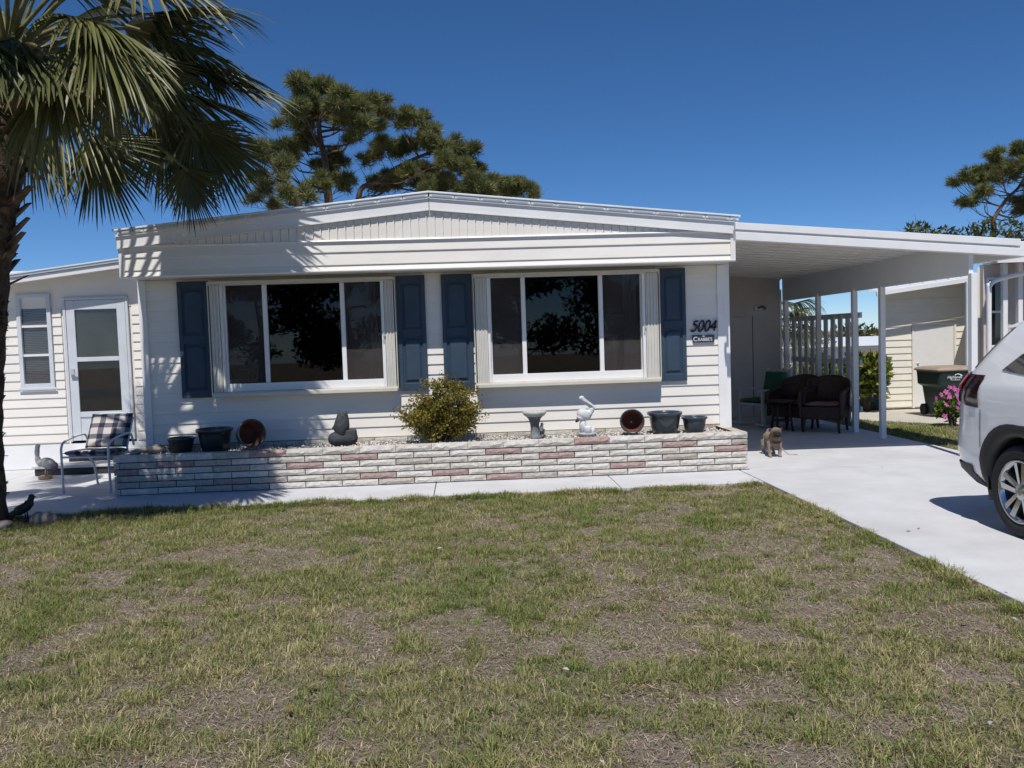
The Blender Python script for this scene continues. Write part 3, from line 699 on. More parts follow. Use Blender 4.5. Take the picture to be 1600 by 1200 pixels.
# pelican ornament by the steps
pn = thing('pelican_ornament', 'grey pelican ornament with pinkish tail on a wood block by the steps', 'statue', (-5.42, 11.0, 0)); pn.scale = (.85, .85, .85)
part(box(-.07, .09, -.06, .06, 0, .05), 'block', 'wood_tan', pn, False, False, bevel=.006)
mb = MB().ell((.06, 0, .235), (.12, .08, .085), rot=Matrix.Rotation(.35, 3, 'Y')).tube(crom([(0, 0, .24), (-.07, 0, .25), (-.085, 0, .34), (-.075, 0, .43), (-.07, 0, .49)], 5), [.055]*5+[.042]*5+[.028]*5+[.026]*5+[.03])
mb.ell((-.072, 0, .50), (.038, .03, .032)).tube([(-.09, 0, .50), (-.105, 0, .40), (-.10, 0, .27)], [.022, .022, .010])
put('bird', blob(mb, .01, 2), 'statue_grey', pn, True, False)
part(MB().ell((.15, 0, .19), (.055, .06, .065)), 'tail', 'bird_purple', pn, True, False)
for y in (-.03, .03): part(MB().tube([(.03, y, .05), (.035, y, .18)], .009), 'leg', 'wood_tan', pn, True, False)

# black bird figure and rock by the palm
bk = thing('bird_figure', 'black bird figure standing in the grass at the foot of the palm', 'statue', (-4.30, 8.30, -.02))
mb = MB().tube(crom([(-.17, 0, .05), (-.08, 0, .10), (.02, 0, .15), (.06, 0, .20), (.07, 0, .235)], 5), [.008]*2+[.03]*4+[.05]*5+[.045]*4+[.03]*5+[.026])
mb.ell((.075, 0, .245), (.03, .026, .027)).tube([(.09, 0, .245), (.135, 0, .235)], [.013, .003])
put('bird', blob(mb, .008, 2), 'bird_black', bk, True, False)
for y in (-.02, .02): part(MB().tube([(.02, y, 0), (.015, y, .12)], .006), 'leg', 'bird_black', bk, True, False)
tag(put('rock', blob(MB().ell((-4.11, 8.22, .01), (.11, .09, .07)).ell((-4.06, 8.26, .0), (.09, .08, .06)).ell((-4.15, 8.25, .03), (.05, .06, .06)), .016, 1), 'boulder', smooth=True), 'brown rock in the grass beside the black bird figure', 'rock')
tag(put('rock', blob(MB().ell((-4.42, 8.06, .0), (.10, .08, .05)).ell((-4.37, 8.08, .01), (.07, .07, .04)), .018, 2), 'boulder', smooth=True), 'low pale rock half hidden in grass in front of the palm', 'rock')

# patio chair
ch = thing('patio_chair', 'white tube patio chair with black and cream plaid cushion', 'chair', (-4.31, 10.02, 0), math.radians(-9))
W2 = .285
for s_ in (-1, 1):
    pts = crom([(s_*W2, -.26, 0), (s_*W2, -.262, .40), (s_*W2, -.25, .53), (s_*W2, -.17, .59), (s_*W2, .10, .63), (s_*W2, .22, .61), (s_*W2, .27, .48)], 6)
    part(MB().tube(pts, .0135), 'front_leg_and_arm', 'tube_white', ch, True, False)
    part(MB().tube(crom([(s_*W2*.9, .36, 0), (s_*W2*.9, .30, .25), (s_*W2*.9, .17, .42), (s_*W2*.9, .24, .62), (s_*W2*.9, .33, .80)], 6), .0135), 'rear_leg', 'tube_white', ch, True, False)
part(MB().tube(crom([(-W2*.9, .33, .80), (-W2*.6, .345, .845), (0, .35, .855), (W2*.6, .345, .845), (W2*.9, .33, .80)], 6), .0135), 'top_rail', 'tube_white', ch, True, False)
for q in ([(-W2, -.255, .41), (W2, -.255, .41)], [(-W2*.9, .20, .40), (W2*.9, .20, .40)]): part(MB().tube(q, .012), 'cross_bar', 'tube_white', ch, True, False)
def cushion(o, ax, ay, az, lx, ly, t, name):
    """tufted pad: origin o, axes ax/ay, thickness along az"""
    n = 14; vs = []; uv = []
    for side in (1, -1):
        for j in range(n+1):
            for i in range(n+1):
                u, v = i/n*2-1, j/n*2-1
                e = (max(0, 1-u**6)*max(0, 1-v**6))**.4
                d = .72+.28*abs(math.sin(u*PI*1.0))*abs(math.cos(v*PI*.98))
                p = Vector(o)+Vector(ax)*(u*lx/2)+Vector(ay)*((v+1)*ly/2)+Vector(az)*(side*t/2*e*d); vs.append(p); uv.append((u*.5+.5, v*.5+.5))
    N = (n+1)**2; fs = []
    for s2 in (0, 1):
        for j in range(n):
            for i in range(n):
                q = [s2*N+j*(n+1)+i, s2*N+j*(n+1)+i+1, s2*N+(j+1)*(n+1)+i+1, s2*N+(j+1)*(n+1)+i]; fs.append(tuple(q if not s2 else q[::-1]))
    me = bpy.data.meshes.new(name); me.from_pydata(vs, [], fs); l = me.uv_layers.new(name='UVMap')
    for lo in me.loops: l.data[lo.index].uv = uv[lo.vertex_index]
    return me
put('seat_cushion', cushion((0, -.27, .455), (1, 0, 0), (0, 1, -.05), (0, 0, 1), .54, .46, .085, 'seat_cushion'), 'plaid', ch, True, False)
put('back_cushion', cushion((0, .15, .47), (1, 0, 0), Vector((0, .45, .9)).normalized(), Vector((0, -.9, .45)).normalized(), .52, .43, .10, 'back_cushion'), 'plaid', ch, True, False)

# ------------------------------------------------------------------ carport
K = thing('carport', 'white aluminium carport roof on square posts beside the house', 'carport', (4.7, 12.4, 0))
CY0, CY1, CX0, CX1 = 9.45, 15.32, 3.27, 6.50
zc = lambda x: 2.835-(x-3.12)*.0815           # top of roof
kr = part(MB().prism_y([(CX0, zc(CX0)-.05), (CX1, zc(CX1)-.05), (CX1, zc(CX1)-.01), (CX0, zc(CX0)-.01)], CY0+.1, CY1), 'roof', 'white_metal', K)
def cb(x0, x1, y0, y1, t, b): return MB().prism_y([(x0, zc(x0)-b), (x1, zc(x1)-b), (x1, zc(x1)-t), (x0, zc(x0)-t)], y0, y1)
part(cb(CX0-.14, CX1, CY0, CY0+.06, -.005, .075), 'fascia_upper', 'white_metal', kr, bevel=.004)
part(cb(CX0-.14, CX1-.01, CY0+.035, CY0+.08, .075, .10), 'fascia_groove', 'grey_frame', kr)
part(cb(CX0-.14, CX1, CY0-.004, CY0+.09, .10, .195), 'fascia_lower', 'white_metal', kr, bevel=.006)
y = CY0+.10
while y < CY1-.1:
    mb = cb(CX0, 5.93, y+.004, y+.278, .05, .066).add([], [])
    o_ = part(mb, 'ceiling_panel', 'ceiling', kr)
    part(cb(CX0, 5.93, y+.278, y+.292, .05, .085), 'panel_rib', 'ceiling', kr)
    y += .292
part(cb(5.995, CX1-.02, CY0+.10, CY1, .05, .066), 'eave_panel', 'ceiling', kr)
part(box(CX1-.02, CX1+.09, CY0+.02, CY1, zc(CX1)-.20, zc(CX1)-.02), 'gutter', 'white_metal', kr, bevel=.01)
part(MB().prism_x([(CY0+.1, 2.17), (CY1, 2.13), (CY1, zc(5.96)-.045), (CY0+.1, zc(5.96)-.045)], 5.935, 5.99), 'beam', 'white_metal', K, bevel=.004)
for x, y in ((5.962, 9.52), (5.962, 11.66), (5.95, 12.48), (5.95, 13.78), (5.955, 15.2)):
    p = part(box(x-.037, x+.037, y-.037, y+.037, .0, 2.19 if x != 5.90 else 2.36), 'post', 'white_metal', K, bevel=.004)
    part(box(x-.06, x+.06, y-.06, y+.06, .0, .008), 'foot_plate', 'alu', p)
# utility room closing the carport's rear end
UR = thing('utility_room', 'beige utility room wall with flush door closing the far end of the carport', 'building', (4.5, 15.4, 0))
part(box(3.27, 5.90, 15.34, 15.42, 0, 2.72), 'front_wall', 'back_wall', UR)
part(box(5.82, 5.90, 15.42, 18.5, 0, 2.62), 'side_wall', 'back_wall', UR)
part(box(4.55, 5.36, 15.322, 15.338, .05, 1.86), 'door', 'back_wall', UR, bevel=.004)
part(box(5.362, 5.374, 15.330, 15.338, .02, 1.87), 'door_gap', 'mortar', UR)
part(MB().box(5.375, 5.43, 15.325, 15.338, .02, 1.92).box(4.49, 4.545, 15.325, 15.338, .02, 1.92).box(4.545, 5.375, 15.325, 15.338, 1.875, 1.92), 'door_frame', 'back_wall', UR)
part(box(5.885, 5.925, 15.325, 15.36, 0, 2.35), 'corner_trim', 'white_metal', UR)
wl = thing('wall_lamp', 'small unlit lamp on the wall at the carport\'s far end', 'lamp', (5.47, 15.33, 2.02))
part(box(-.06, .06, -.03, .0, -.04, .04), 'back_plate', 'white_metal', wl, False, False)
part(MB().tube([(0, -.03, 0), (.05, -.10, .02), (.09, -.15, -.02)], [.02, .022, .035]), 'lamp_head', 'bath_stone', wl, True, False)

# slatted privacy screen between the posts
SC = thing('privacy_screen', 'grey painted screen of upright boards along the carport side', 'screen', (6.0, 13.9, 0))
n = 10
for i in range(n):
    y0 = 12.50+i*.268
    part(box(6.005, 6.025, y0, y0+.135, .13+random.uniform(-.01, .01), 1.80), 'slat', 'slat_wood', SC)
for z in (.30, 1.02, 1.745): part(box(6.027, 6.062, 12.46, 15.16, z, z+.085), 'rail', 'slat_wood', SC)

# ------------------------------------------------------------------ carport furniture
rk = thing('rocking_chair', 'white rocking chair with green cushions in the carport', 'chair', (5.0, 13.85, 0), math.radians(-68))
for s_ in (-1, 1):
    xx = s_*.28
    part(MB().tube(crom([(xx, -.42, .075), (xx, -.15, .02), (xx, .2, .02), (xx, .5, .10)], 5), .02), 'rocker', 'rocker_white', rk, True, False)
    part(MB().box(xx-.02, xx+.02, -.27, -.22, .03, .60), 'front_leg', 'rocker_white', rk, False, False)
    part(MB().hexa([(xx-.02, .2, .03), (xx+.02, .2, .03), (xx+.02, .25, .03), (xx-.02, .25, .03), (xx-.02, .36, .95), (xx+.02, .36, .95), (xx+.02, .41, .95), (xx-.02, .41, .95)]), 'back_post', 'rocker_white', rk, False, False)
    part(MB().box(xx-.035, xx+.035, -.32, .30, .60, .625), 'arm', 'rocker_white', rk, False, False)
for z, dy in ((.93, .37), (.5, .30)): part(MB().box(-.26, .26, dy, dy+.03, z-.06, z), 'back_rail', 'rocker_white', rk, False, False)
for i in range(5): part(MB().hexa([(-.20+.1*i-.03, .26, .42), (-.20+.1*i+.03, .26, .42), (-.20+.1*i+.03, .28, .42), (-.20+.1*i-.03, .28, .42), (-.20+.1*i-.03, .375, .88), (-.20+.1*i+.03, .375, .88), (-.20+.1*i+.03, .39, .88), (-.20+.1*i-.03, .39, .88)]), 'back_slat', 'rocker_white', rk, False, False)
part(MB().box(-.28, .28, -.28, .26, .36, .395), 'seat', 'rocker_white', rk, False, False)
put('seat_cushion', cushion((0, -.28, .435), (1, 0, 0), (0, 1, 0), (0, 0, 1), .52, .52, .085, 'seat_cushion'), 'green_pad', rk, True, False)
put('back_cushion', cushion((0, .22, .46), (1, 0, 0), Vector((0, .2, .98)).normalized(), Vector((0, -.98, .2)).normalized(), .50, .44, .085, 'back_cushion'), 'green_pad', rk, True, False)

def wicker_chair(label, loc, rz, w=.62):
    t = thing('wicker_chair', label, 'chair', loc, rz, 'wicker chairs in the carport'); hw = w/2
    # woven seat base with apron, curved back and rolled arms
    part(MB().hexa([(-hw+.03, -.27, .20), (hw-.03, -.27, .20), (hw-.03, .25, .20), (-hw+.03, .25, .20), (-hw, -.30, .40), (hw, -.30, .40), (hw, .27, .40), (-hw, .27, .40)]), 'seat', 'wicker', t, False, False, .015)
    vs = []; fs = []; n = 16
    for j, (z, ly) in enumerate(((.38, 0), (.60, .04), (.78, .09), (.86, .13))):
        for i in range(n+1):
            a = PI*(i/n); rr = hw*(1.0 if j < 3 else .94)
            vs.append((-math.cos(a)*rr, .05+math.sin(a)*.24+ly, z-(.10 if j == 3 else .03*j)*(1-math.sin(a)))); 
    for j in range(3):
        for i in range(n): fs.append((j*(n+1)+i, j*(n+1)+i+1, (j+1)*(n+1)+i+1, (j+1)*(n+1)+i))
    o = part(MB().add(vs, fs), 'back', 'wicker', t, True, False); sm = o.modifiers.new('s', 'SOLIDIFY'); sm.thickness = .035
    for s2 in (-1, 1):
        part(MB().tube(crom([(s2*hw, -.28, .22), (s2*hw, -.30, .52), (s2*hw, -.25, .61), (s2*hw, -.05, .62), (s2*hw, .10, .66)], 5), .03), 'arm', 'wicker', t, True, False)
        part(MB().box(s2*hw-.012, s2*hw+.012, -.26, .12, .38, .60), 'side_panel', 'wicker', t, False, False)
        for y in (-.25, .22): part(MB().tube([(s2*(hw-.06), y, .22), (s2*(hw-.04), y*1.1, 0)], [.024, .018]), 'leg', 'wicker', t, True, False)
    put('seat_cushion', cushion((0, -.27, .43), (1, 0, 0), (0, 1, 0), (0, 0, 1), w*.86, .46, .07, 'seat_cushion'), 'wicker_pad', t, True, False)
wicker_chair('dark brown wicker chair nearest the carport post', (5.60, 12.75, 0), math.radians(-38))
wicker_chair('dark brown wicker chair between the other wicker chair and the rocking chair', (5.32, 13.25, 0), math.radians(-50))
wt = thing('wicker_table', 'small dark wicker side table beside the wicker chairs', 'table', (5.0, 13.0, 0))
part(MB().lathe([(.21, .46), (.22, .475), (.22, .49), (.2, .495)], 24), 'table_top', 'wicker', wt, True, False)
for k in range(4):
    a = PI/4+k*PI/2; part(MB().tube([(math.cos(a)*.12, math.sin(a)*.12, .47), (math.cos(a)*.18, math.sin(a)*.18, 0)], .018), 'leg', 'wicker', wt, True, False)
part(MB().lathe([(.13, .16), (.14, .175), (.12, .18)], 20), 'shelf', 'wicker', wt, True, False)
bu = thing('bucket', 'pale plastic bucket on the floor behind the rocking chair', 'bucket', (5.22, 13.98, 0))
part(MB().lathe([(.11, 0), (.14, .24), (.15, .25), (.145, .26), (.13, .25), (.10, .02)], 24), 'body', 'bucket', bu, True, False)
part(MB().tube(crom([(-.145, 0, .245), (-.11, -.09, .20), (0, -.14, .17), (.11, -.09, .20), (.145, 0, .245)], 4), .004), 'handle', 'alu', bu, True, False)

# ------------------------------------------------------------------ pug
dg = thing('dog', 'small fawn pug with dark face and red harness standing at the carport edge', 'dog', (3.88, 10.36, 0), math.radians(-6))
mb = MB().ell((0, .02, .215), (.088, .10, .092)).ell((0, .15, .215), (.080, .13, .080)).ell((0, .27, .205), (.078, .08, .085))      # chest, belly, rump
mb.tube([(0, -.02, .24), (0, -.075, .295)], [.075, .068]).ell((0, -.095, .318), (.073, .068, .066)).ell((0, -.150, .298), (.044, .030, .036))
for s_ in (-1, 1):
    mb.tube([(s_*.062, -.01, .19), (s_*.064, -.025, .10), (s_*.062, -.03, .03), (s_*.062, -.045, .014)], [.040, .027, .022, .022]).ell((s_*.062, -.052, .013), (.024, .032, .014))
    mb.tube([(s_*.060, .27, .18), (s_*.066, .245, .12), (s_*.066, .30, .075), (s_*.066, .285, .02)], [.052, .040, .022, .020]).ell((s_*.066, .272, .013), (.022, .03, .013))
    mb.ell((s_*.038, -.138, .285), (.022, .02, .026))
mb.tube(crom([(0, .33, .25), (.01, .36, .29), (.03, .35, .31), (.03, .33, .29)], 4), .016)
me = blob(mb, .0085, 3); co = np.array([v.co for v in me.vertices])
col = np.tile(np.array([.21, .17, .13]), (len(co), 1)); rr = RNG.uniform(.85, 1.12, (len(co), 1)); col = col*rr
dface = np.sqrt(((co-np.array([0, -.16, .298]))/np.array([.078, .070, .060]))**2 @ np.ones(3)); k = np.clip(1.5-dface, 0, 1)[:, None]; col = col*(1-k)+np.array([.02, .016, .015])*k
bel = np.clip((.17-co[:, 2])/.1, 0, 1)[:, None]*.35; col = col*(1-bel)+np.array([.33, .29, .24])*bel
color_attr(me, col); put('body', me, 'fur', dg, True, False)
for s_ in (-1, 1):
    part(MB().ell((s_*.060, -.09, .352), (.020, .012, .030), rot=Matrix.Rotation(s_*.9, 3, 'Y')), 'ear', 'bird_black', dg, True, False)
    part(MB().ell((s_*.032, -.148, .325), (.012, .010, .012)), 'eye', 'car_glass', dg, True, False)
part(MB().ell((0, -.182, .305), (.014, .008, .010)), 'nose', 'car_glass', dg, True, False)
part(MB().tube([(-.062, -.088, .20), (-.03, -.10, .185), (.03, -.10, .185), (.062, -.088, .20)], .013), 'harness', 'harness_red', dg, True, False)
tag(put('leash', MB().tube(crom([(3.955, 10.48, .20), (4.02, 10.50, .10), (4.10, 10.46, .012), (4.20, 10.40, .006)], 6), .006).mesh('leash'), 'drift', smooth=True), 'thin tan leash trailing from the pug to the floor', 'leash')

# ------------------------------------------------------------------ white SUV (rear toward the house, right side toward the camera)
V = thing('parked_suv', 'white compact SUV with black wheel arches at the right edge of the driveway', 'car', (4.985, 5.93, 0))
# horizontal slices: z, rear end y, front end y, half width, corner a (along y), corner b (along x)
LV = [(.24, .62, -3.35, .76, .30, .25), (.30, .80, -3.50, .84, .34, .28), (.40, .93, -3.57, .895, .36, .30), (.55, .985, -3.60, .925, .40, .33), (.70, .985, -3.60, .925, .40, .33),
      (.80, .965, -3.58, .922, .40, .33), (.92, .955, -3.5, .918, .38, .32), (1.02, .955, -3.3, .91, .36, .30), (1.10, .93, -2.75, .895, .34, .30), (1.20, .85, -2.45, .86, .32, .28), (1.34, .72, -2.2, .815, .30, .28),
      (1.48, .58, -1.95, .765, .30, .28), (1.58, .47, -1.72, .715, .30, .28), (1.64, .38, -1.5, .66, .32, .30), (1.675, .20, -1.2, .56, .36, .34), (1.685, .02, -1.0, .42, .36, .36)]
def lev(z):
    for i in range(len(LV)-1):
        if LV[i][0] <= z <= LV[i+1][0]:
            t = (z-LV[i][0])/(LV[i+1][0]-LV[i][0]); return [LV[i][k]*(1-t)+LV[i+1][k]*t for k in range(6)]
    return list(LV[-1] if z > 1 else LV[0])
def outl(z, u, off=0):
    """point on the right side / rear outline: u 0..1 along the side (y -> rear), 1..2 around the corner, 2..3 across the rear to the middle"""
    z_, yr, yf, hw, a, b = lev(z); hw += off; yr += off
    if u <= 1: return (-hw, yf+(yr-a-yf)*u, z)
    if u <= 2:
        t = (u-1)*PI/2; c, s2 = math.cos(t)**.8, math.sin(t)**.8; return (-(hw-b)-b*c, (yr-a)+a*s2, z)
    return (-(hw-b)*(3-u), yr+.03*(1-(3-u)**2), z)
def full_ring(z):
    z_, yr, yf, hw, a, b = lev(z); right = [outl(z, i/16) for i in range(16)]+[outl(z, 1+i/8) for i in range(8)]+[outl(z, 2+i/4) for i in range(5)]
    fr = [(-(hw-.35)-.35*math.cos(t), yf+.30-.0-.30*math.sin(t)-.0+.0, z) for t in [PI/2*k/6 for k in range(6, 0, -1)]]
    right[0] = (-hw, yf+.30, z)
    for i in range(1, 16): right[i] = (-hw, (yf+.30)+(yr-a-yf-.30)*i/16, z)
    half = [(0, yf-.06, z), (-(hw-.35)*.5, yf-.04, z)]+fr+right      # front middle -> rear middle
    left = [(-x_, y_, z_) for x_, y_, z_ in half[-2:0:-1]]
    return half+left
rings = []; zz = []
for i in range(len(LV)-1):
    for k in range(3): zz.append(LV[i][0]*(1-k/3)+LV[i+1][0]*k/3)
zz.append(LV[-1][0]); mb = MB(); n = None
for z in zz:
    r_ = full_ring(z); n = len(r_); mb.v += r_
for i in range(len(zz)-1):
    for k in range(n): mb.f.append((i*n+k, i*n+(k+1) % n, (i+1)*n+(k+1) % n, (i+1)*n+k))
mb.f.append(tuple(range(n-1, -1, -1))); mb.f.append(tuple((len(zz)-1)*n+k for k in range(n)))
me = mb.mesh('body'); bm = bmesh.new(); bm.from_mesh(me); bmesh.ops.recalc_face_normals(bm, faces=bm.faces); bm.to_mesh(me); bm.free()
tmp = bpy.data.objects.new('tmp', me); C.objects.link(tmp); cut = []
for yc in (0, -2.69):
    for s_ in (-1, 1):
        c = MB().tube([(s_*.60, yc, .36), (s_*1.1, yc, .36)], .405, 40); m_ = c.mesh('c'); bm = bmesh.new(); bm.from_mesh(m_); bmesh.ops.recalc_face_normals(bm, faces=bm.faces); bm.to_mesh(m_); bm.free()
        co_ = bpy.data.objects.new('c', m_); C.objects.link(co_); cut.append(co_)
        b_ = tmp.modifiers.new('b', 'BOOLEAN'); b_.operation = 'DIFFERENCE'; b_.object = co_; b_.solver = 'EXACT'
me = evaluated(tmp); me.materials.clear()
for o in cut+[tmp]: bpy.data.objects.remove(o)
bo = put('body', me, 'car_paint', V, True, False)
try: me.set_sharp_from_angle(angle=math.radians(35))
except Exception: pass
def patch(fn, nu, nv):
    vs = [fn(i/nu, j/nv) for j in range(nv+1) for i in range(nu+1)]
    return MB().add(vs, [(j*(nu+1)+i, j*(nu+1)+i+1, (j+1)*(nu+1)+i+1, (j+1)*(nu+1)+i) for j in range(nv) for i in range(nu)])
def yside(y, z, off=.006):
    z_, yr, yf, hw, a, b = lev(z)
    if y <= yr-a: return (-hw-off, y, z)
    t = min(1, (y-(yr-a))/a); c = max(0, 1-t**(2/.8*.8 if False else 2.5))**.4; return (-(hw-b)-b*c-off, y+off*.5*t, z)
def both(mb):                                    # mirrored copy for the far side
    return MB().add([(-x_, y_, z_) for x_, y_, z_ in mb.v], [f[::-1] for f in mb.f])
def side_quad(p00, p10, p11, p01, off=.006, nu=10, nv=6):
    def fn(u, v):
        a = (p00[0]*(1-u)+p10[0]*u, p00[1]*(1-u)+p10[1]*u); b = (p01[0]*(1-u)+p11[0]*u, p01[1]*(1-u)+p11[1]*u)
        return yside(a[0]*(1-v)+b[0]*v, a[1]*(1-v)+b[1]*v, off)
    return patch(fn, nu, nv)
for nm, q, m_, off in (('quarter_window', [(-.30, 1.18), (.30, 1.235), (.12, 1.36), (-.30, 1.53)], 'car_glass', .006),
                       ('rear_door_window', [(-1.20, 1.12), (-.36, 1.17), (-.36, 1.545), (-1.20, 1.57)], 'car_glass', .006),
                       ('front_door_window', [(-2.20, 1.10), (-1.28, 1.12), (-1.28, 1.57), (-1.75, 1.53)], 'car_glass', .006)):
    g_ = side_quad(*q, off=off)
    for mm in (g_, both(g_)): part(mm, nm, m_, V, True, False)
# tail lamps wrap round the rear corner: red at the outer rear, dark smoked along the side
def band(u0, u1, za, zb, za2, zb2, off):
    return patch(lambda s2, t: outl((za*(1-s2)+za2*s2)*(1-t)+(zb*(1-s2)+zb2*s2)*t, u0+(u1-u0)*s2, off), 18, 4)
for m_, args, nm in (('lamp_dark', (.975, 2.35, .93, 1.19, 1.10, 1.22, .010), 'lamp_housing'), ('tail_red', (1.22, 2.3, 1.06, 1.185, 1.115, 1.205, .018), 'tail_light')):
    g_ = band(*args)
    for mm in (g_, both(g_)):
        o = part(mm, nm, m_, V, True, False)
for q in ([(.455, .62), (.463, .62), (.473, .92), (.465, .92)], [(-.335, .42), (-.328, .42), (-.328, 1.16), (-.335, 1.16)], [(-1.245, .42), (-1.238, .42), (-1.238, 1.10), (-1.245, 1.10)], [(-2.20, .42), (-2.193, .42), (-2.193, 1.08), (-2.20, 1.08)]):
    g_ = side_quad(*q, off=.0035, nu=1, nv=8)
    for mm in (g_, both(g_)): part(mm, 'panel_gap', 'car_black', V, True, False)
for yh in (-.50, -1.40):
    for s_ in (-1, 1): part(MB().tube([(s_*.925, yh-.11, .985), (s_*.945, yh-.08, .985), (s_*.945, yh+.08, .985), (s_*.925, yh+.11, .985)], .014), 'door_handle', 'car_paint', V, True, False)
# rear glass, spoiler, bumper cladding
g_ = patch(lambda u, v: (lambda p: (p[0]*(1 if u < .5 else -1), p[1]+.008, p[2]))(outl(1.235+.33*v, 1.40+(1.60*(u*2 if u < .5 else 2-u*2)), .004)), 20, 6); part(g_, 'rear_window', 'car_glass', V, True, False)
part(MB().hexa([(-.67, .30, 1.56), (.67, .30, 1.56), (.62, .59, 1.548), (-.62, .59, 1.548), (-.63, .20, 1.655), (.63, .20, 1.655), (.60, .60, 1.572), (-.60, .60, 1.572)]), 'roof_spoiler', 'car_paint', V, False, False, .02)
g_ = patch(lambda u, v: outl(.25+.21*v, (1.0+2.0*u), .012), 24, 4)
for mm in (g_, both(g_)): part(mm, 'lower_bumper', 'car_black', V, True, False)
g_ = side_quad((-2.23, .25), (-.46, .25), (-.46, .42), (-2.23, .42), .014)
for mm in (g_, both(g_)): part(mm, 'sill_cladding', 'car_black', V, True, False)
for s_ in (-1, 1):
    for yc in (0, -2.69):
        # flared arch trim: squared-off ring
        vs = []; N_ = 26
        for i in range(N_+1):
            a = math.radians(-22)+math.radians(224)*i/N_
            sq = 1+.10*abs(math.sin(2*a))**1.5
            for r_, ofs in ((.385, -.06), (.400, .014), (.455*sq, .022), (.478*sq, .0)):
                y_, z_ = yc+r_*math.cos(a), .36+r_*math.sin(a); z_ = max(z_, .20); yy = min(y_, .62)
                vs.append((s_*(-yside(yy, max(z_, .30), ofs)[0]), y_, z_))
        part(MB().add(vs, [(i*4+k, i*4+k+1, i*4+k+5, i*4+k+4) for i in range(N_) for k in range(3)]), 'wheel_arch', 'car_black', V, True, False)
        liner = MB(); N2 = 20; lv = []
        for i in range(N2+1):
            a = math.radians(-10)+math.radians(200)*i/N2
            for xx in (.55, .90): lv.append((s_*xx, yc+.398*math.cos(a), .36+.398*math.sin(a)))
        liner.add(lv, [(2*i, 2*i+1, 2*i+3, 2*i+2) for i in range(N2)])
        liner.add([(s_*.605, yc+.40*math.cos(2*PI*i/20), .36+.40*math.sin(2*PI*i/20)) for i in range(20)], [tuple(range(20))])
        part(liner, 'wheel_well', 'car_black', V, True, False)
        # build around local x axis; outer face at -x
        def ringx(prof, n=48):
            mb = MB()
            for x_, r_ in prof:
                for k in range(n): a = 2*PI*k/n; mb.v.append((x_, r_*math.cos(a), r_*math.sin(a)))
            for i in range(len(prof)-1):
                for k in range(n): mb.f.append((i*n+k, i*n+(k+1) % n, (i+1)*n+(k+1) % n, (i+1)*n+k))
            return mb
        wh = part(ringx([(-.085, .235), (-.108, .255), (-.112, .30), (-.098, .330), (-.075, .344), (.075, .344), (.098, .33), (.11, .28), (.09, .235)]), 'wheel', 'tyre', V, True, False)
        wh.location = (s_*.82, yc, .345); wh.rotation_euler[2] = 0 if s_ < 0 else PI
        rim = part(ringx([(-.075, .205), (-.100, .222), (-.106, .236), (-.088, .238), (.05, .225)]), 'rim', 'rim', wh, True, False)
        part(ringx([(-.02, .001), (-.02, .232)]), 'rim_back', 'rim_dark', wh, False, False)
        mb = MB()
        for q in range(5):
            a = 2*PI*q/5+PI/2
            for sp in (-1, 1):                       # split twin spokes
                def P(r_, t, x_): 
                    aa = a+t/r_; return (x_, r_*math.cos(aa), r_*math.sin(aa))
                w0, w1, w2, w3 = sp*.004, sp*.040, sp*.026, sp*.072
                mb.add([P(.05, w0, -.088), P(.05, w1, -.080), P(.215, w3, -.094), P(.215, w2, -.102), P(.05, w0, -.05), P(.05, w1, -.05), P(.215, w3, -.05), P(.215, w2, -.05)],
                       [(0, 1, 2, 3), (0, 3, 7, 4), (1, 5, 6, 2), (2, 6, 7, 3)])
        part(mb, 'spokes', 'rim', wh, False, False)
        part(ringx([(-.098, .001), (-.098, .028), (-.088, .062), (-.05, .064)]), 'hub', 'rim', wh, False, False)
part(patch(lambda u, v: (outl(.50+.10*v, 2.2+.8*u, .012)), 6, 2), 'rear_reflector', 'car_black', V, False, False)

# ------------------------------------------------------------------ neighbour on the right
NS = thing('neighbour_shed', 'neighbour\'s cream sided shed with pale door behind the carport', 'shed', (9.2, 16.5, 0))
YN = 15.8
nw = part(box(8.10, 11, YN+.012, YN+.08, 0, 2.5), 'front_wall', 'nsiding', NS)
for i in range(16):
    z0 = .03+i*.13; z1 = z0+.13
    for a, b in (((8.14, 8.66), (9.54, 10.9)) if z1 < 1.66 else ((8.14, 10.9),)):
        part(MB().prism_x([(YN, z1-.001), (YN+.012, z1-.001), (YN+.012, z0), (YN-.014, z0), (YN-.014, z0+.008)], a, b), 'siding_board', 'nsiding', nw)
part(box(8.07, 8.14, YN-.025, YN+.03, 0, 2.32), 'corner_trim', 'white_metal', NS)
part(MB().hexa([(8.10, YN+.08, 0), (8.2, YN+.08, 0), (10.3, 19, 0), (10.2, 19, 0), (8.10, YN+.08, 2.3), (8.2, YN+.08, 2.3), (10.3, 19, 2.3), (10.2, 19, 2.3)]), 'side_wall', 'nsiding', NS)
nd = part(box(8.71, 9.50, YN-.02, YN+.01, .02, 1.585), 'door', 'ndoor', NS, bevel=.004)
part(MB().box(8.665, 8.705, YN-.03, YN+.01, 0, 1.64).box(9.505, 9.545, YN-.03, YN+.01, 0, 1.64).box(8.705, 9.505, YN-.03, YN+.01, 1.592, 1.64), 'door_frame', 'nsiding', nd)
part(MB().ell((8.775, YN-.045, .78), (.025, .025, .025)).ell((8.775, YN-.035, .87), (.022, .016, .022)), 'handle', 'alu', nd, True)
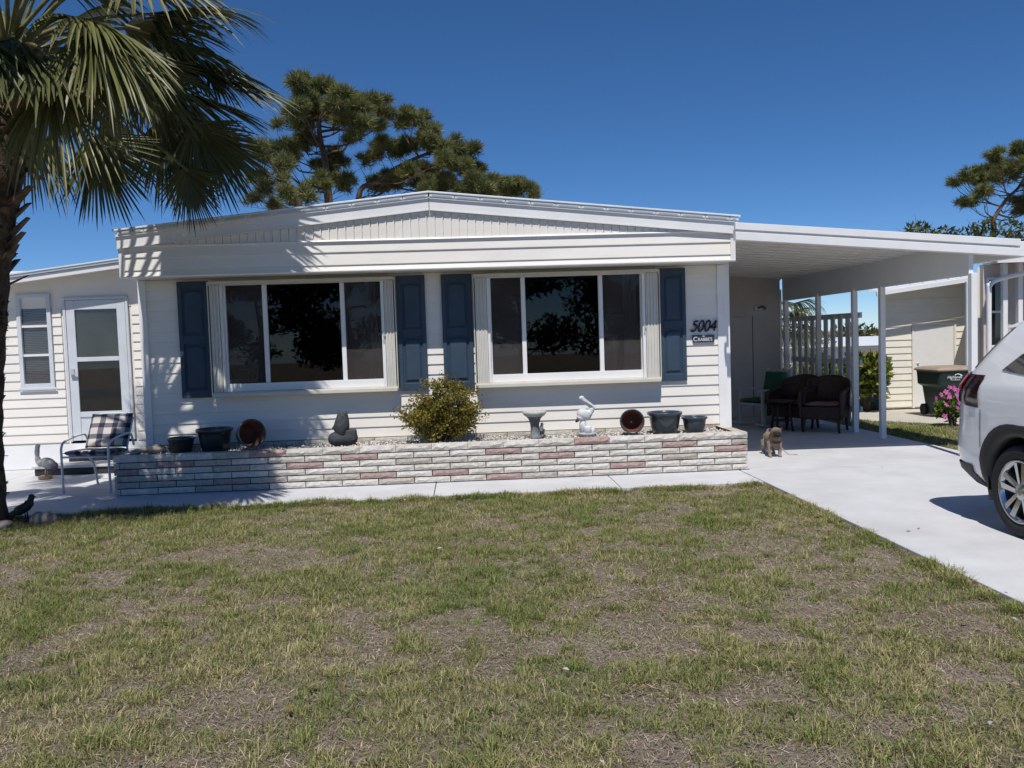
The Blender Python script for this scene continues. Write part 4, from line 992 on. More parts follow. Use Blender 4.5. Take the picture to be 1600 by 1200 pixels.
# low-pitched metal roof, eave facing the camera
ze = lambda x: 2.26+(x-7.92)*.118
rq = lambda x, y: (x+max(0, 9.8-x)*.0+(y-YN)*.66*(9.9-x)/2.0, y, ze(x)+(y-YN+.42)*.16)     # roof plane, skewed like the shed's flank
def rslab(xa, xb, z0, z1, ya=YN-.42, yb=17.6): return MB().hexa([Vector(rq(*p))+Vector((0, 0, z)) for z in (z0, z1) for p in ((xa, ya), (xb, ya), (xb, yb), (xa, yb))])
nr = part(rslab(7.9, 9.9, 0, .03), 'roof', 'roof_metal', NS)
part(MB().prism_y([(7.75, ze(7.75)-.07), (9.9, ze(9.9)-.07), (9.9, ze(9.9)+.025), (7.75, ze(7.75)+.025)], YN-.47, YN-.43), 'eave_gutter', 'white_metal', nr, bevel=.008)
for i in range(9): part(rslab(7.93+i*.22, 7.96+i*.22, .031, .055), 'roof_rib', 'roof_metal', nr)
NH = thing('neighbour_house', 'neighbour\'s white trimmed house with brown shingle roof at the right edge', 'house', (12, 16, 0))
YH = 14.7
part(box(9.40, 17.5, YH, YH+.1, 0, 2.66), 'front_wall', 'back_wall', NH)
part(MB().hexa([(9.36, YH+.1, 0), (9.46, YH+.1, 0), (13.6, 20.6, 0), (13.5, 20.6, 0), (9.36, YH+.1, 2.62), (9.46, YH+.1, 2.62), (13.6, 20.6, 2.62), (13.5, 20.6, 2.62)]), 'side_wall', 'nsiding', NH)
for x in (9.62, 9.90, 10.12, 11.2): part(box(x, x+.085, YH-.24, YH-.155, 0, 2.66), 'porch_post', 'white_metal', NH, bevel=.005)
part(box(9.03, 9.22, YH-.10, YH-.04, .62, 2.36), 'awning_shutter', 'grey_frame', NH, bevel=.01)
part(MB().tube(crom([(9.33, YH-.28, 0), (9.33, YH-.28, 2.1), (9.35, YH-.28, 2.27), (9.50, YH-.30, 2.37), (9.95, YH-.42, 2.47)], 6), .042, 10), 'downspout', 'white_metal', NH, True)
for a, b in ((9.49, 9.72), (10.24, 10.9)):
    nwd = part(MB().box(a-.04, a, YH-.04, YH-.001, 1.2, 2.42).box(b, b+.04, YH-.04, YH-.001, 1.2, 2.42).box(a, b, YH-.04, YH-.001, 2.38, 2.42).box(a, b, YH-.05, YH-.001, 1.16, 1.2).box(a, b, YH-.035, YH-.001, 1.78, 1.82), 'window', 'white_metal', NH)
    part(box(a, b, YH-.02, YH-.012, 1.2, 2.38), 'pane', 'car_glass', nwd)
nro = part(MB().add([(9.3, YH-.55, 2.74), (18, YH-.55, 2.74), (18, 18.0, 3.46), (13.0, 18.0, 3.46), (13.6, 21.5, 2.74), (9.3, YH-.55, 2.68), (18, YH-.55, 2.68), (13.6, 21.5, 2.68), (18, 21.5, 2.74)],
                   [(0, 1, 2, 3), (0, 3, 4), (0, 5, 6, 1), (4, 7, 5, 0), (3, 2, 8, 4)]), 'roof', 'shingle', NH)
part(MB().box(9.28, 18, YH-.60, YH-.552, 2.64, 2.76), 'fascia', 'white_metal', nro)
part(box(9.4, 17.5, YH-.55, YH, 2.665, 2.678), 'soffit', 'back_wall', nro)

# wheelie bin
BN = thing('trash_bin', 'dark green wheeled trash bin with tan lid beside the shed door', 'bin', (8.49, 14.3, 0))
def rr_ring(w, d, z, r=.05):
    out = []
    for cx, cy, a0 in ((w-r, d-r, 0), (-(w-r), d-r, 90), (-(w-r), -(d-r), 180), (w-r, -(d-r), 270)):
        for k in range(4): a = math.radians(a0+30*k); out.append((cx+r*math.cos(a), cy+r*math.sin(a), z))
    return out
def loft(rings):
    mb = MB(); n = len(rings[0])
    for r in rings: mb.v += r
    for i in range(len(rings)-1):
        for k in range(n): mb.f.append((i*n+k, i*n+(k+1) % n, (i+1)*n+(k+1) % n, (i+1)*n+k))
    mb.f.append(tuple(range(n-1, -1, -1))); mb.f.append(tuple((len(rings)-1)*n+k for k in range(n))); return mb
part(loft([rr_ring(.25, .26, .02), rr_ring(.30, .31, .50), rr_ring(.305, .315, .52), rr_ring(.36, .36, .56), rr_ring(.375, .37, .78), rr_ring(.385, .38, .80)]), 'body', 'bin_green', BN, False, False, .01)
part(loft([rr_ring(.405, .40, .80), rr_ring(.41, .405, .825), rr_ring(.36, .36, .86), rr_ring(.25, .28, .875)]), 'lid', 'bin_lid', BN, False, False, .008)
for x in (-.27, .27): part(MB().tube([(x-.03, .27, .10), (x+.03, .27, .10)], .10, 20), 'wheel', 'tyre', BN, False, False)
part(MB().tube([(-.25, .42, .80), (.25, .42, .80)], .016), 'handle', 'bin_green', BN, True, False)
me_l = text('Highlands', .066, 'lettering', 'print_white', BN, (-.10, -.378, .672), shear=.3, ext=.002); me_l.location = (0, 0, 0)
me_l = text('FLORIDA', .028, 'lettering', 'print_white', BN, (-.08, -.378, .638), ext=.002, sx=1.5); me_l.location = (0, 0, 0)
part(MB().add([(x_-.12, -.379, z_) for x_, z_ in ((.02, .730), (.07, .757), (.13, .745), (.17, .712), (.15, .708), (.12, .730), (.07, .742), (.03, .722))], [(0, 7, 6, 1), (1, 6, 5, 2), (2, 5, 4, 3)]), 'emblem', 'print_white', BN, False, False)

# ------------------------------------------------------------------ foliage helpers
def leaf_cloud(name, centers, radii, n_per, size, cols, seed, aspect=.45, up=.3, m='leaf', fold=True):
    """many small leaf-shaped quads spread through ellipsoids; cols list of rgb"""
    r = np.random.default_rng(seed); V = []; CL = []
    for c, rad, n in zip(centers, radii, n_per):
        d = r.normal(size=(n, 3)); d /= np.linalg.norm(d, axis=1, keepdims=True); rr = r.random((n, 1))**.45
        P = np.array(c)+d*rr*np.array(rad)
        ax = d*.6+r.normal(size=(n, 3))*.7+np.array([0, 0, up]); ax /= np.linalg.norm(ax, axis=1, keepdims=True)
        sd_ = np.cross(ax, r.normal(size=(n, 3))); sd_ /= np.linalg.norm(sd_, axis=1, keepdims=True)
        L = size*r.uniform(.6, 1.3, (n, 1)); W_ = L*aspect
        q = np.stack([P, P+ax*L*.45+sd_*W_*.5, P+ax*L, P+ax*L*.45-sd_*W_*.5], 1); V.append(q.reshape(-1, 3))
        ci = r.integers(0, len(cols), n); cc = np.array(cols)[ci]*r.uniform(.7, 1.25, (n, 1)); CL.append(np.repeat(cc, 4, 0))
    V = np.concatenate(V); CL = np.concatenate(CL); n = len(V)//4
    return np_mesh(name, V, np.full(n, 4), np.arange(n*4), CL)
def tufts(name, centers, radii, n_per, size, cols, seed, k=20):
    """pine: bottle-brush tufts of long needles"""
    r = np.random.default_rng(seed); V = []; CL = []
    for c, rad, n in zip(centers, radii, n_per):
        d = r.normal(size=(n, 3)); d /= np.linalg.norm(d, axis=1, keepdims=True); d[:, 2] = np.where(d[:, 2] < -.3, -d[:, 2]*.5, d[:, 2]); rr = r.random((n, 1))**.5
        P = np.array(c)+d*rr*np.array(rad)
        base = d*.8+np.array([0, 0, .55])+r.normal(size=(n, 3))*.35; base /= np.linalg.norm(base, axis=1, keepdims=True)
        ax = base[:, None]*.75+r.normal(size=(n, k, 3))*.62; ax /= np.linalg.norm(ax, axis=2, keepdims=True)
        sd_ = np.cross(ax, r.normal(size=(n, k, 3))); sd_ /= np.linalg.norm(sd_, axis=2, keepdims=True)
        L = size*r.uniform(.6, 1.2, (n, k, 1)); wd = size*.040
        q = np.stack([P[:, None]-sd_*wd*.6, P[:, None]+sd_*wd*.6, P[:, None]+ax*L*.6+sd_*wd, P[:, None]+ax*L], 2); V.append(q.reshape(-1, 3))
        ci = r.integers(0, len(cols), n); cc = np.array(cols)[ci]*r.uniform(.65, 1.3, (n, 1)); CL.append(np.repeat(cc, 4*k, 0))
    V = np.concatenate(V); CL = np.concatenate(CL); n = len(V)//4
    return np_mesh(name, V, np.full(n, 4), np.arange(n*4), CL)
def limbs(mb, trunk, centers, r0, seed):
    """branches from the trunk polyline to each clump, with forks"""
    r = random.Random(seed); T = [Vector(p) for p in trunk]
    for c in centers:
        c = Vector(c); best = min(T, key=lambda p: (p-c).length+max(0, p.z-c.z+.6)*3)
        mid = best.lerp(c, .5)+Vector((r.uniform(-.3, .3), r.uniform(-.3, .3), -.12*(c-best).length)); L = (c-best).length
        pts = crom([best, best.lerp(mid, .5)+Vector((0, 0, r.uniform(-.15, .1))), mid, mid.lerp(c, .55)+Vector((r.uniform(-.2, .2), r.uniform(-.2, .2), 0)), c], 3)
        R_ = r0*min(1, .25+L*.12); mb.tube(pts, [R_*(1-.8*i/(len(pts)-1)) for i in range(len(pts))], 6, False)
        for k in range(4):
            a = pts[r.randint(len(pts)//3, len(pts)-2)]; b = c+Vector((r.uniform(-.8, .8), r.uniform(-.8, .8), r.uniform(-.3, .6)))
            mb.tube([a, a.lerp(b, .5)+Vector((0, 0, r.uniform(-.15, .1))), b], [R_*.4, R_*.25, R_*.08], 5, False)
PINE = [(.14, .17, .055), (.18, .20, .060), (.115, .14, .052), (.22, .215, .075), (.16, .15, .065)]
def ppx(u, v, Y):                     # bearing noted from the photograph -> a point standing at depth Y
    d = F+R1*((u-800)/FPX)+U1*((600-v)/FPX); t = Y/d.y; return Vector((d.x*t, Y, EYE+d.z*t))
def pine(label, trunk_px, clumps, Y, seed, group='pines behind the house', dens=330, nsize=.36, r0=.2, spread=2.2):
    r = random.Random(seed); tr = [ppx(u, v, Y+dy) for u, v, dy in trunk_px]
    base = Vector((tr[0].x+.2, tr[0].y, -.05))
    T = thing('pine_tree', label, 'tree', base, 0, group)
    cs = []; rs = []; sub = []
    for u, v, rp in clumps:
        c = ppx(u, v, Y+r.uniform(-spread, spread)); rad = rp/FPX*Y; cs.append(c)
        for k in range(6):                           # ragged sprays round each branch end
            q = Vector((r.gauss(0, .44), r.gauss(0, .5), r.gauss(0, .34)))*rad; e = rad*r.uniform(.30, .62); sub.append(c+q); rs.append((e*1.15, e*1.15, e*.62))
    pts = crom([base, base.lerp(tr[0], .5)+Vector((.15, .1, 0))]+tr, 5)
    mb = MB().tube(pts, [r0*(1-.8*i/(len(pts)-1))+.03 for i in range(len(pts))], 9)
    limbs(mb, pts[len(pts)//3:], cs, r0*.5, seed)
    part(mb, 'trunk', 'bark_pine', T, True)
    npr = [max(4, int(dens*a[0]**2*1.0)) for a in rs]
    put('crown', tufts('crown', sub, rs, npr, nsize, PINE, seed), 'needle', T)
    return T
pine('tallest pine behind the left half of the house roof', [(512, 300, 0), (508, 250, 0), (500, 215, .3), (498, 165, 0)],
     [(500, 140, 25), (478, 152, 22), (520, 152, 20), (545, 158, 22), (560, 178, 24), (592, 165, 17), (605, 178, 12), (535, 182, 24), (510, 178, 22), (485, 180, 20), (465, 172, 16), (590, 196, 12), (555, 202, 16),
      (470, 225, 18), (455, 240, 16), (490, 225, 10), (525, 252, 20), (508, 262, 16), (440, 262, 16), (428, 240, 14), (495, 290, 16), (530, 290, 18), (455, 195, 14), (548, 218, 10)], 34, 11)
pine('pine with low spreading limbs right behind the palm crown', [(470, 330, 0), (462, 300, 0), (450, 285, 0)],
     [(418, 300, 14), (430, 322, 12), (450, 305, 14), (400, 275, 16), (412, 250, 14), (395, 310, 10), (460, 318, 10), (440, 285, 10), (405, 230, 12), (480, 310, 11)], 30, 12, dens=300, r0=.12)
pine('broad pine behind the middle of the house roof', [(560, 310, 0), (590, 285, 0), (620, 262, 0), (655, 245, 0), (690, 232, .4)],
     [(637, 180, 13), (652, 187, 13), (630, 196, 10), (660, 183, 9), (600, 228, 16), (585, 245, 14), (618, 240, 16), (640, 225, 16), (660, 212, 16), (678, 225, 20), (700, 228, 22), (722, 240, 20), (735, 258, 20), (745, 275, 20),
      (712, 262, 20), (690, 255, 18), (665, 262, 18), (640, 275, 20), (615, 285, 18), (590, 292, 16), (665, 285, 18), (700, 288, 18), (730, 292, 20), (765, 285, 16), (570, 252, 10), (680, 300, 20), (755, 300, 20)], 36, 13, r0=.12)
pine('small round pine top over the right slope of the roof', [(805, 330, 0), (800, 310, 0)], [(785, 292, 15), (805, 292, 16), (822, 298, 14), (795, 304, 16), (772, 300, 14), (835, 306, 8)], 40, 14, r0=.14)
rp = pine('umbrella shaped pine at the right edge above the carport roof', [(1552, 350, 0), (1555, 338, 0), (1572, 312, 0), (1592, 292, 0), (1605, 265, 0)],
     [(1580, 236, 14), (1560, 246, 13), (1602, 232, 16), (1548, 266, 14), (1565, 262, 14), (1525, 272, 12), (1508, 280, 11), (1492, 288, 8), (1536, 284, 13), (1555, 282, 12), (1578, 272, 13), (1600, 258, 14), (1512, 318, 10), (1532, 306, 11), (1545, 300, 9),
      (1592, 318, 13), (1610, 300, 16), (1600, 330, 10), (1625, 250, 18), (1640, 280, 20), (1620, 320, 14)], 55, 15, 'pines behind the house', dens=170, nsize=.48, r0=.18)

# round leafy trees
GREEN = [(.075, .10, .025), (.10, .12, .033), (.055, .08, .02), (.13, .135, .04)]
def oak(label, base, clumps, seed, size=.34, per=260, cols=GREEN, group='leafy trees in the distance', cat='tree', r0=.18):
    T = thing('leafy_tree', label, cat, base, 0, group); cs = [Vector(c[:3]) for c in clumps]; rs = [(c[3], c[3], c[3]*.75) for c in clumps]
    top = max(c.z for c in cs); tr = crom([Vector(base), Vector(base)+Vector((.1, 0, top*.35)), Vector(base)+Vector((-.1, .1, top*.75))], 5)
    mb = MB().tube(tr, [r0*(1-.7*i/(len(tr)-1)) for i in range(len(tr))], 8); limbs(mb, tr[2:], cs, r0*.7, seed); part(mb, 'trunk', 'bark_pine', T, True)
    put('crown', leaf_cloud('crown', cs, rs, [max(20, int(per*r_[0]**2)) for r_ in rs], size, cols, seed), 'leaf', T); return T
def oak_px(label, Y, clumps, seed, **k):
    r = random.Random(seed); c = []
    for u, v, rp_ in clumps: p = ppx(u, v, Y+r.uniform(-1, 1)); c.append((p.x, p.y, p.z, rp_/FPX*Y))
    bx = sum(q[0] for q in c)/len(c); return oak(label, (bx, Y, -.05), c, seed, **k)
oak_px('low leafy tree showing above the carport roof, left of the right pine', 44, [(1428, 358, 11), (1445, 362, 10), (1440, 352, 8), (1462, 364, 9), (1480, 362, 9), (1498, 366, 10), (1420, 366, 10), (1450, 372, 12), (1485, 374, 12)], 31, per=300, size=.30)
oak_px('broad leafy tree below the right pine crown', 42, [(1530, 356, 12), (1545, 350, 10), (1560, 358, 12), (1580, 352, 11), (1598, 356, 12), (1520, 364, 10), (1540, 368, 12), (1570, 370, 12), (1615, 360, 14), (1590, 372, 12)], 32, per=300, size=.30)
oak_px('dark rounded tree seen between the carport posts', 42, [(1350, 518, 14), (1365, 525, 14), (1340, 530, 16), (1358, 540, 16), (1375, 540, 14), (1345, 550, 14), (1330, 515, 12), (1368, 555, 12), (1315, 520, 14), (1300, 530, 14), (1325, 545, 14)], 33, per=300, size=.30)
oak_px('leafy tree seen through the boards of the carport screen', 38, [(1240, 520, 16), (1262, 530, 16), (1285, 535, 16), (1225, 545, 16), (1250, 555, 16), (1280, 560, 14), (1215, 520, 12)], 34, per=300, size=.30)
wr = thing('far_building', 'long low white roofed building far behind the carport screen', 'building', (14.2, 40, 0))
part(box(11, 20.5, 38, 42, 0, .75), 'wall', 'white_metal', wr)
part(MB().prism_x([(37.6, .75), (42.4, .75), (40, 1.15)], 10.6, 21), 'roof', 'roof_metal', wr)
# croton hedge bushes
CRO = [(.22, .24, .03), (.14, .19, .03), (.30, .27, .05), (.07, .11, .02), (.06, .09, .02)]
def bush(label, c, seed, cols, size, n, stems=9, name='bush', cat='bush', group=None):
    cx, cy, w_, d_, h_ = c; T = thing(name, label, cat, (cx, cy, -.03), 0, group); r = random.Random(seed); mb = MB(); cs = []; rs = []
    for i in range(stems):
        a = r.uniform(0, 6.28); q = Vector((cx+math.cos(a)*w_*r.uniform(.2, .8), cy+math.sin(a)*d_*r.uniform(.2, .8), h_*r.uniform(.35, .85)))
        mb.tube(crom([(cx+math.cos(a)*.05, cy+math.sin(a)*.05, -.03), (cx+(q.x-cx)*.4, cy+(q.y-cy)*.4, q.z*.5), q], 4), [.015]*4+[.011]*4+[.005], 5, False)
        cs.append(q); rs.append((w_*.42, d_*.42, h_*.24))
    part(mb, 'stems', 'twig', T, True); put('foliage', leaf_cloud('foliage', cs, rs, [n]*stems, size, cols, seed, .5, .4), 'leaf', T); return T
bush('yellow and green croton hedge bush between the carport posts', (7.72, 15.7, .42, .5, 1.05), 41, CRO, .13, 260, 14)
bush('yellow and green croton bush behind the screen boards', (7.1, 16.6, .45, .5, 1.0), 42, CRO, .13, 220, 12)
bush('croton bush low behind the screen, next to the utility room', (6.65, 17.6, .4, .5, .85), 43, CRO, .13, 180, 10)

# flowering plant by the driveway
fl = bush('pink flowering vinca plant at the edge of the grass beside the car', (7.72, 12.85, .26, .22, .50), 44, [(.07, .13, .02), (.10, .17, .03), (.16, .19, .04)], .075, 90, 9, 'flower_plant', 'plant')
r = random.Random(5)
for i in range(34):
    a = r.uniform(0, 6.28); q = Vector((7.70+math.cos(a)*.30*r.uniform(.2, 1), 12.78+math.sin(a)*.2, r.uniform(.16, .60)))
    nrm = Vector((r.uniform(-.5, .5), -1, r.uniform(0, .9))).normalized(); t1 = nrm.cross(Vector((0, 0, 1))).normalized(); t2 = nrm.cross(t1); vs = [q]; fs = []; s0 = r.uniform(.030, .048)
    for k in range(5):
        for da, ra in ((-.45, .75), (0, 1), (.45, .75)):
            an = k*2*PI/5+da; vs.append(q+(t1*math.cos(an)+t2*math.sin(an))*s0*ra+nrm*.008)
        fs.append((0, 1+k*3, 2+k*3, 3+k*3))
    me = bpy.data.meshes.new('flower'); me.from_pydata(vs, [], fs); me.update(); color_attr(me, np.tile([.62, .14, .42], (len(vs), 1))*r.uniform(.8, 1.25)); put('flower', me, 'petal', fl)

# shrub in the planter: twiggy with small yellow-green leaves
sh = thing('planter_shrub', 'twiggy yellow green shrub in the middle of the brick planter', 'shrub', (-.30, 9.88, .39))
r = random.Random(9); mb = MB(); tips = []
for i in range(34):
    a = r.uniform(0, 6.28); sp = r.uniform(.1, 1)**.7; tx, ty = math.cos(a)*.44*sp, math.sin(a)*.26*sp; hz = .74*math.sqrt(max(.05, 1-.72*sp*sp))*r.uniform(.72, 1.02)
    p0 = Vector((-.30+tx*.12, 9.88+ty*.12, .39)); p2 = Vector((-.30+tx, 9.88+ty, .39+hz)); p1 = p0.lerp(p2, .5)+Vector((tx*.12, ty*.12, r.uniform(-.02, .06)))
    pts = crom([p0, p1, p2], 6); mb.tube(pts, [.0075*(1-.75*k/12) for k in range(13)], 5, False)
    for k in range(7):
        b = pts[r.randint(3, 12)]; e = b+Vector((r.uniform(-.16, .16), r.uniform(-.13, .13), r.uniform(-.02, .15))); mb.tube([b, b.lerp(e, .5)+Vector((0, 0, .012)), e], [.004, .003, .0015], 4, False); tips += [e, b.lerp(e, .6), b]
part(mb, 'stems', 'twig', sh, True)
put('foliage', leaf_cloud('foliage', tips, [(.06, .055, .055)]*len(tips), [20]*len(tips), .034, [(.30, .24, .035), (.22, .19, .03), (.36, .27, .045), (.13, .115, .03), (.16, .16, .035)], 8, .55, .3), 'leaf', sh)

# ------------------------------------------------------------------ palms
def fan(hub, d, up, L, nseg, droop, rnd, spread=2.45, col=(.085, .115, .03)):
    """costapalmate fan: folded segments radiating from the hub, tips hanging"""
    d = d.normalized(); s2 = d.cross(up).normalized(); nrm = s2.cross(d).normalized(); V_ = []; Q = []; CO = []
    for i in range(nseg):
        t = (i/(nseg-1)*2-1); th = t*spread*.5*(1+.05*rnd.uniform(-1, 1)); ln = L*(1-.28*abs(t)**1.6)*rnd.uniform(.86, 1.08)
        a = d*math.cos(th)+s2*math.sin(th)+nrm*(.10-.22*t*t); a.normalize()
        sd2 = (s2*math.cos(th)-d*math.sin(th)); dr_ = droop*rnd.uniform(.7, 1.35); start = hub+d*(.16*(1-abs(t)))*L
        g = rnd.uniform(.65, 1.3); o = len(V_); N_ = 6; tw = rnd.uniform(-.7, .7)
        for k in range(N_+1):
            q = k/N_; p = start+a*(ln*q*(1-.10*dr_*q*q))+Vector((0, 0, -1))*(ln*dr_*(q**2.2)*.62)
            wd = L*(.007+.017*min(1, q*3.2)*(1-q)**.7)*(1 if q < .98 else .15); tv = sd2*math.cos(tw*q)+nrm*math.sin(tw*q)
            V_ += [p+tv*wd, p+nrm*wd*-.55, p-tv*wd]
            tip = max(0, q-.82)*2.4; cc = np.array(col)*g*(1-tip)+np.array((.20, .16, .08))*tip; CO += [cc, cc*.9, cc]
            if k: b_ = o+3*(k-1); Q += [(b_, b_+1, b_+4, b_+3), (b_+1, b_+2, b_+5, b_+4)]
    me = bpy.data.meshes.new('frond'); me.from_pydata(V_, [], Q); me.update(); color_attr(me, np.array(CO)); return me
def palm(label, base, pts, rads, crown, fr, seed, boots=34, L0=1.0, name='palm_tree', nseg=46, group=None, extra=()):
    T = thing(name, label, 'tree', base, 0, group); rnd = random.Random(seed); tp = crom(pts, 8); n = len(tp); rr = np.interp(np.linspace(0, 1, n), np.linspace(0, 1, len(rads)), rads)
    rr = [x_*(1+.05*math.sin(i*2.3)) for i, x_ in enumerate(rr)]
    tk = part(MB().tube(tp, rr, 18), 'trunk', 'bark_palm', T, True)
    for i in range(boots):                                   # cut leaf bases (boots) on the trunk
        q = rnd.uniform(.50, 1.0); c = tp[int(q*(n-1))]; a = i*2.4; ra = rr[int(q*(n-1))]
        o = Vector((math.cos(a), math.sin(a), 0)); s2 = Vector((-o.y, o.x, 0)); ln = rnd.uniform(.10, .30)*(.5+q*.8); lean = rnd.uniform(.45, 1.0)
        b0 = c+o*ra*.8; e = b0+(o*lean+Vector((0, 0, rnd.uniform(.5, 1)))).normalized()*ln; w0, w1, th = .075, .035, .018
        if q > .8 and rnd.random() < .35: e = b0+(o*1.0+Vector((0, 0, rnd.uniform(-.9, -.1)))).normalized()*ln
        part(MB().hexa([b0-s2*w0-o*th, b0+s2*w0-o*th, b0+s2*w0+o*th, b0-s2*w0+o*th, e-s2*w1-o*th*.5, e+s2*w1-o*th*.5, e+s2*w1+o*th*.5, e-s2*w1+o*th*.5]), 'leaf_base', 'boot', tk)
    # fine fibres and short scale ridges on the trunk
    mb = MB()
    for i in range(420):
        q = rnd.random(); c = tp[int(q*(n-1))]; ra = rr[int(q*(n-1))]; a = rnd.uniform(0, 6.28); o = Vector((math.cos(a), math.sin(a), 0)); s2 = Vector((-o.y, o.x, 0))
        p = c+o*ra*.96+Vector((0, 0, rnd.uniform(-.08, .08))); e = p+o*rnd.uniform(.012, .045)+Vector((0, 0, rnd.uniform(-.03, .05))); w0 = rnd.uniform(.02, .06)
        mb.add([p-s2*w0, p+s2*w0, e+s2*w0*.5, e-s2*w0*.5, p+Vector((0, 0, -.03))], [(0, 1, 2, 3), (0, 4, 1), (3, 2, 4)])
    fb = part(mb, 'bark_scales', 'bark_palm', tk); fb['kind'] = 'stuff'
    for az, el, pl, dr_, ls in fr:
        az, el = math.radians(az), math.radians(el); d0 = Vector((math.cos(az)*math.cos(el), math.sin(az)*math.cos(el), math.sin(el)))
        c0 = Vector(crown)+Vector((0, 0, rnd.uniform(-.15, .2))); mid = c0+d0*pl*.55; hub = c0+d0*pl+Vector((0, 0, -.22*pl*pl*(1-abs(d0.z)*.5)))
        d1 = (hub-mid).normalized(); d1 = (d1+Vector((0, 0, -.25*dr_))).normalized(); up = Vector((0, 0, 1)) if abs(d1.z) < .93 else Vector((d0.x, d0.y, .2))
        up = (up+Vector((rnd.uniform(-.35, .35), rnd.uniform(-.35, .35), 0))).normalized()
        colr = rnd.choice(((.10, .115, .036), (.075, .092, .030), (.135, .14, .044), (.19, .18, .06)))
        fo = put('frond', fan(hub, d1, up, L0*ls, nseg, dr_, rnd, col=colr), 'palm_leaf', T)
        part(MB().tube(crom([c0, mid, hub, hub+d1*.25*L0*ls], 4), [.022]*4+[.017]*4+[.013]*4+[.006], 6), 'petiole', 'petiole', fo, True)
    for hub, d1, ln, dr_, colr in extra:
        hub = Vector(hub); d1 = Vector(d1).normalized(); c0 = Vector(crown); up = Vector((-.25, -.75, .6)) if d1.z < -.5 else Vector((0, -.35, .9))
        fo = put('frond', fan(hub, d1, up.normalized(), ln, nseg, dr_, rnd, col=colr), 'palm_leaf', T)
        part(MB().tube(crom([c0, c0.lerp(hub, .5)+Vector((0, 0, .14)), hub, hub+d1*.22*ln], 4), [.02]*4+[.016]*4+[.012]*4+[.005], 6), 'petiole', 'petiole', fo, True)
    return T
FR = [  # azimuth (0 = right, 90 = away), elevation, petiole length, droop, size
    (8, 22, 1.35, .75, 1.05), (-52, 30, 1.2, .85, 1.0), (-30, 48, 1.2, .7, 1.05), (24, 40, 1.3, .7, 1.1), (50, 18, 1.3, .9, 1.0), (-70, 8, 1.2, 1.0, .95),
    (2, 60, 1.2, .6, 1.05), (70, 50, 1.25, .7, 1.0), (95, 25, 1.3, .85, 1.0), (120, 45, 1.2, .8, 1.0), (150, 20, 1.3, .9, 1.0), (180, 40, 1.2, .8, 1.0), (200, 10, 1.3, 1.0, 1.0), (225, 35, 1.2, .8, 1.0),
    (250, 15, 1.35, .9, 1.0), (270, 42, 1.3, .8, 1.05), (285, 10, 1.4, 1.0, 1.0), (300, 55, 1.2, .7, 1.0), (320, 22, 1.45, .9, 1.05), (335, 66, 1.2, .6, 1.0), (40, 70, 1.2, .5, 1.0), (160, 68, 1.1, .5, 1.0), (255, 72, 1.1, .5, 1.0),
    (110, 0, 1.1, 1.1, .9), (240, -10, 1.1, 1.1, .9), (275, -18, 1.0, 1.15, .9), (310, -8, 1.25, 1.1, .95), (345, 34, 1.55, .85, 1.05), (65, 2, 1.15, 1.1, .95), (-40, 12, 1.5, .95, 1.0), (-5, 42, 1.5, .75, 1.05), (290, 30, 1.55, .85, 1.05)]
DKG = (.085, .098, .032)
palm('tall cabbage palm with shaggy trunk and fan fronds at the left edge', (-4.66, 8.28, -.04), [(-4.66, 8.28, -.04), (-4.62, 8.27, .9), (-4.52, 8.25, 1.8), (-4.40, 8.22, 2.7), (-4.26, 8.2, 3.4), (-4.14, 8.2, 4.25)],
     [.19, .165, .165, .18, .205, .18], (-4.12, 8.2, 4.32), [(a, e, p, d_*.72, l_*.9) for a, e, p, d_, l_ in FR], 21, boots=48,
     extra=[(ppx(255, 95, 8.95), (1, .12, -.12), 1.12, .55, DKG), (ppx(268, 140, 8.8), (1, .15, -.35), .95, .35, DKG), (ppx(288, 262, 8.75), (.30, .1, -1), .56, .12, DKG), (ppx(142, 214, 8.15), (.5, -.1, -1), .80, .12, DKG),
            (ppx(165, 62, 7.6), (.2, -.2, -1), .88, .25, (.17, .17, .06)), (ppx(232, 22, 8.7), (1, .1, .15), 1.12, .6, DKG), (ppx(215, 100, 8.35), (.7, .1, -.7), .75, .25, (.10, .105, .035)), (ppx(225, 60, 9.1), (.8, .5, -.2), 1.0, .5, DKG),
            (ppx(120, 60, 9.2), (.3, .8, -.3), 1.0, .6, DKG), (ppx(80, 90, 7.3), (.1, -.9, -.5), .95, .5, (.10, .11, .04)), (ppx(20, 60, 7.2), (-.4, -.8, -.4), .95, .5, DKG), (ppx(190, -60, 8.6), (.8, .3, .5), 1.05, .6, DKG), (ppx(120, -120, 8.4), (.3, .2, .9), 1.0, .5, DKG),
            ((-4.5, 6.5, 4.4), (-.1, -1, -.1), 1.0, .5, DKG), (ppx(300, 195, 8.9), (.55, .1, -.85), .80, .2, DKG), (ppx(325, 118, 9.0), (1, .1, -.28), .80, .35, DKG), (ppx(250, 185, 9.0), (.35, .2, -.95), .85, .2, DKG), (ppx(235, 130, 9.3), (.8, .4, -.5), .95, .35, DKG), (ppx(330, 215, 9.1), (.9, .2, -.75), .62, .25, DKG)])
palm('small palm with drooping fronds behind the carport screen', (7.6, 20.5, 0), [(7.6, 20.5, 0), (7.65, 20.5, .8), (7.7, 20.5, 1.7)], [.16, .13, .12], (7.7, 20.5, 1.75),
     [(a, e, .7, 1.0, 1.0) for a, e in ((180, 25), (200, 5), (215, 45), (240, 20), (270, 35), (290, 5), (310, 40), (340, 15), (0, 40), (160, 55), (120, 30), (60, 40), (30, 20), (255, -10), (195, -15))], 22, 8, .85, nseg=30)

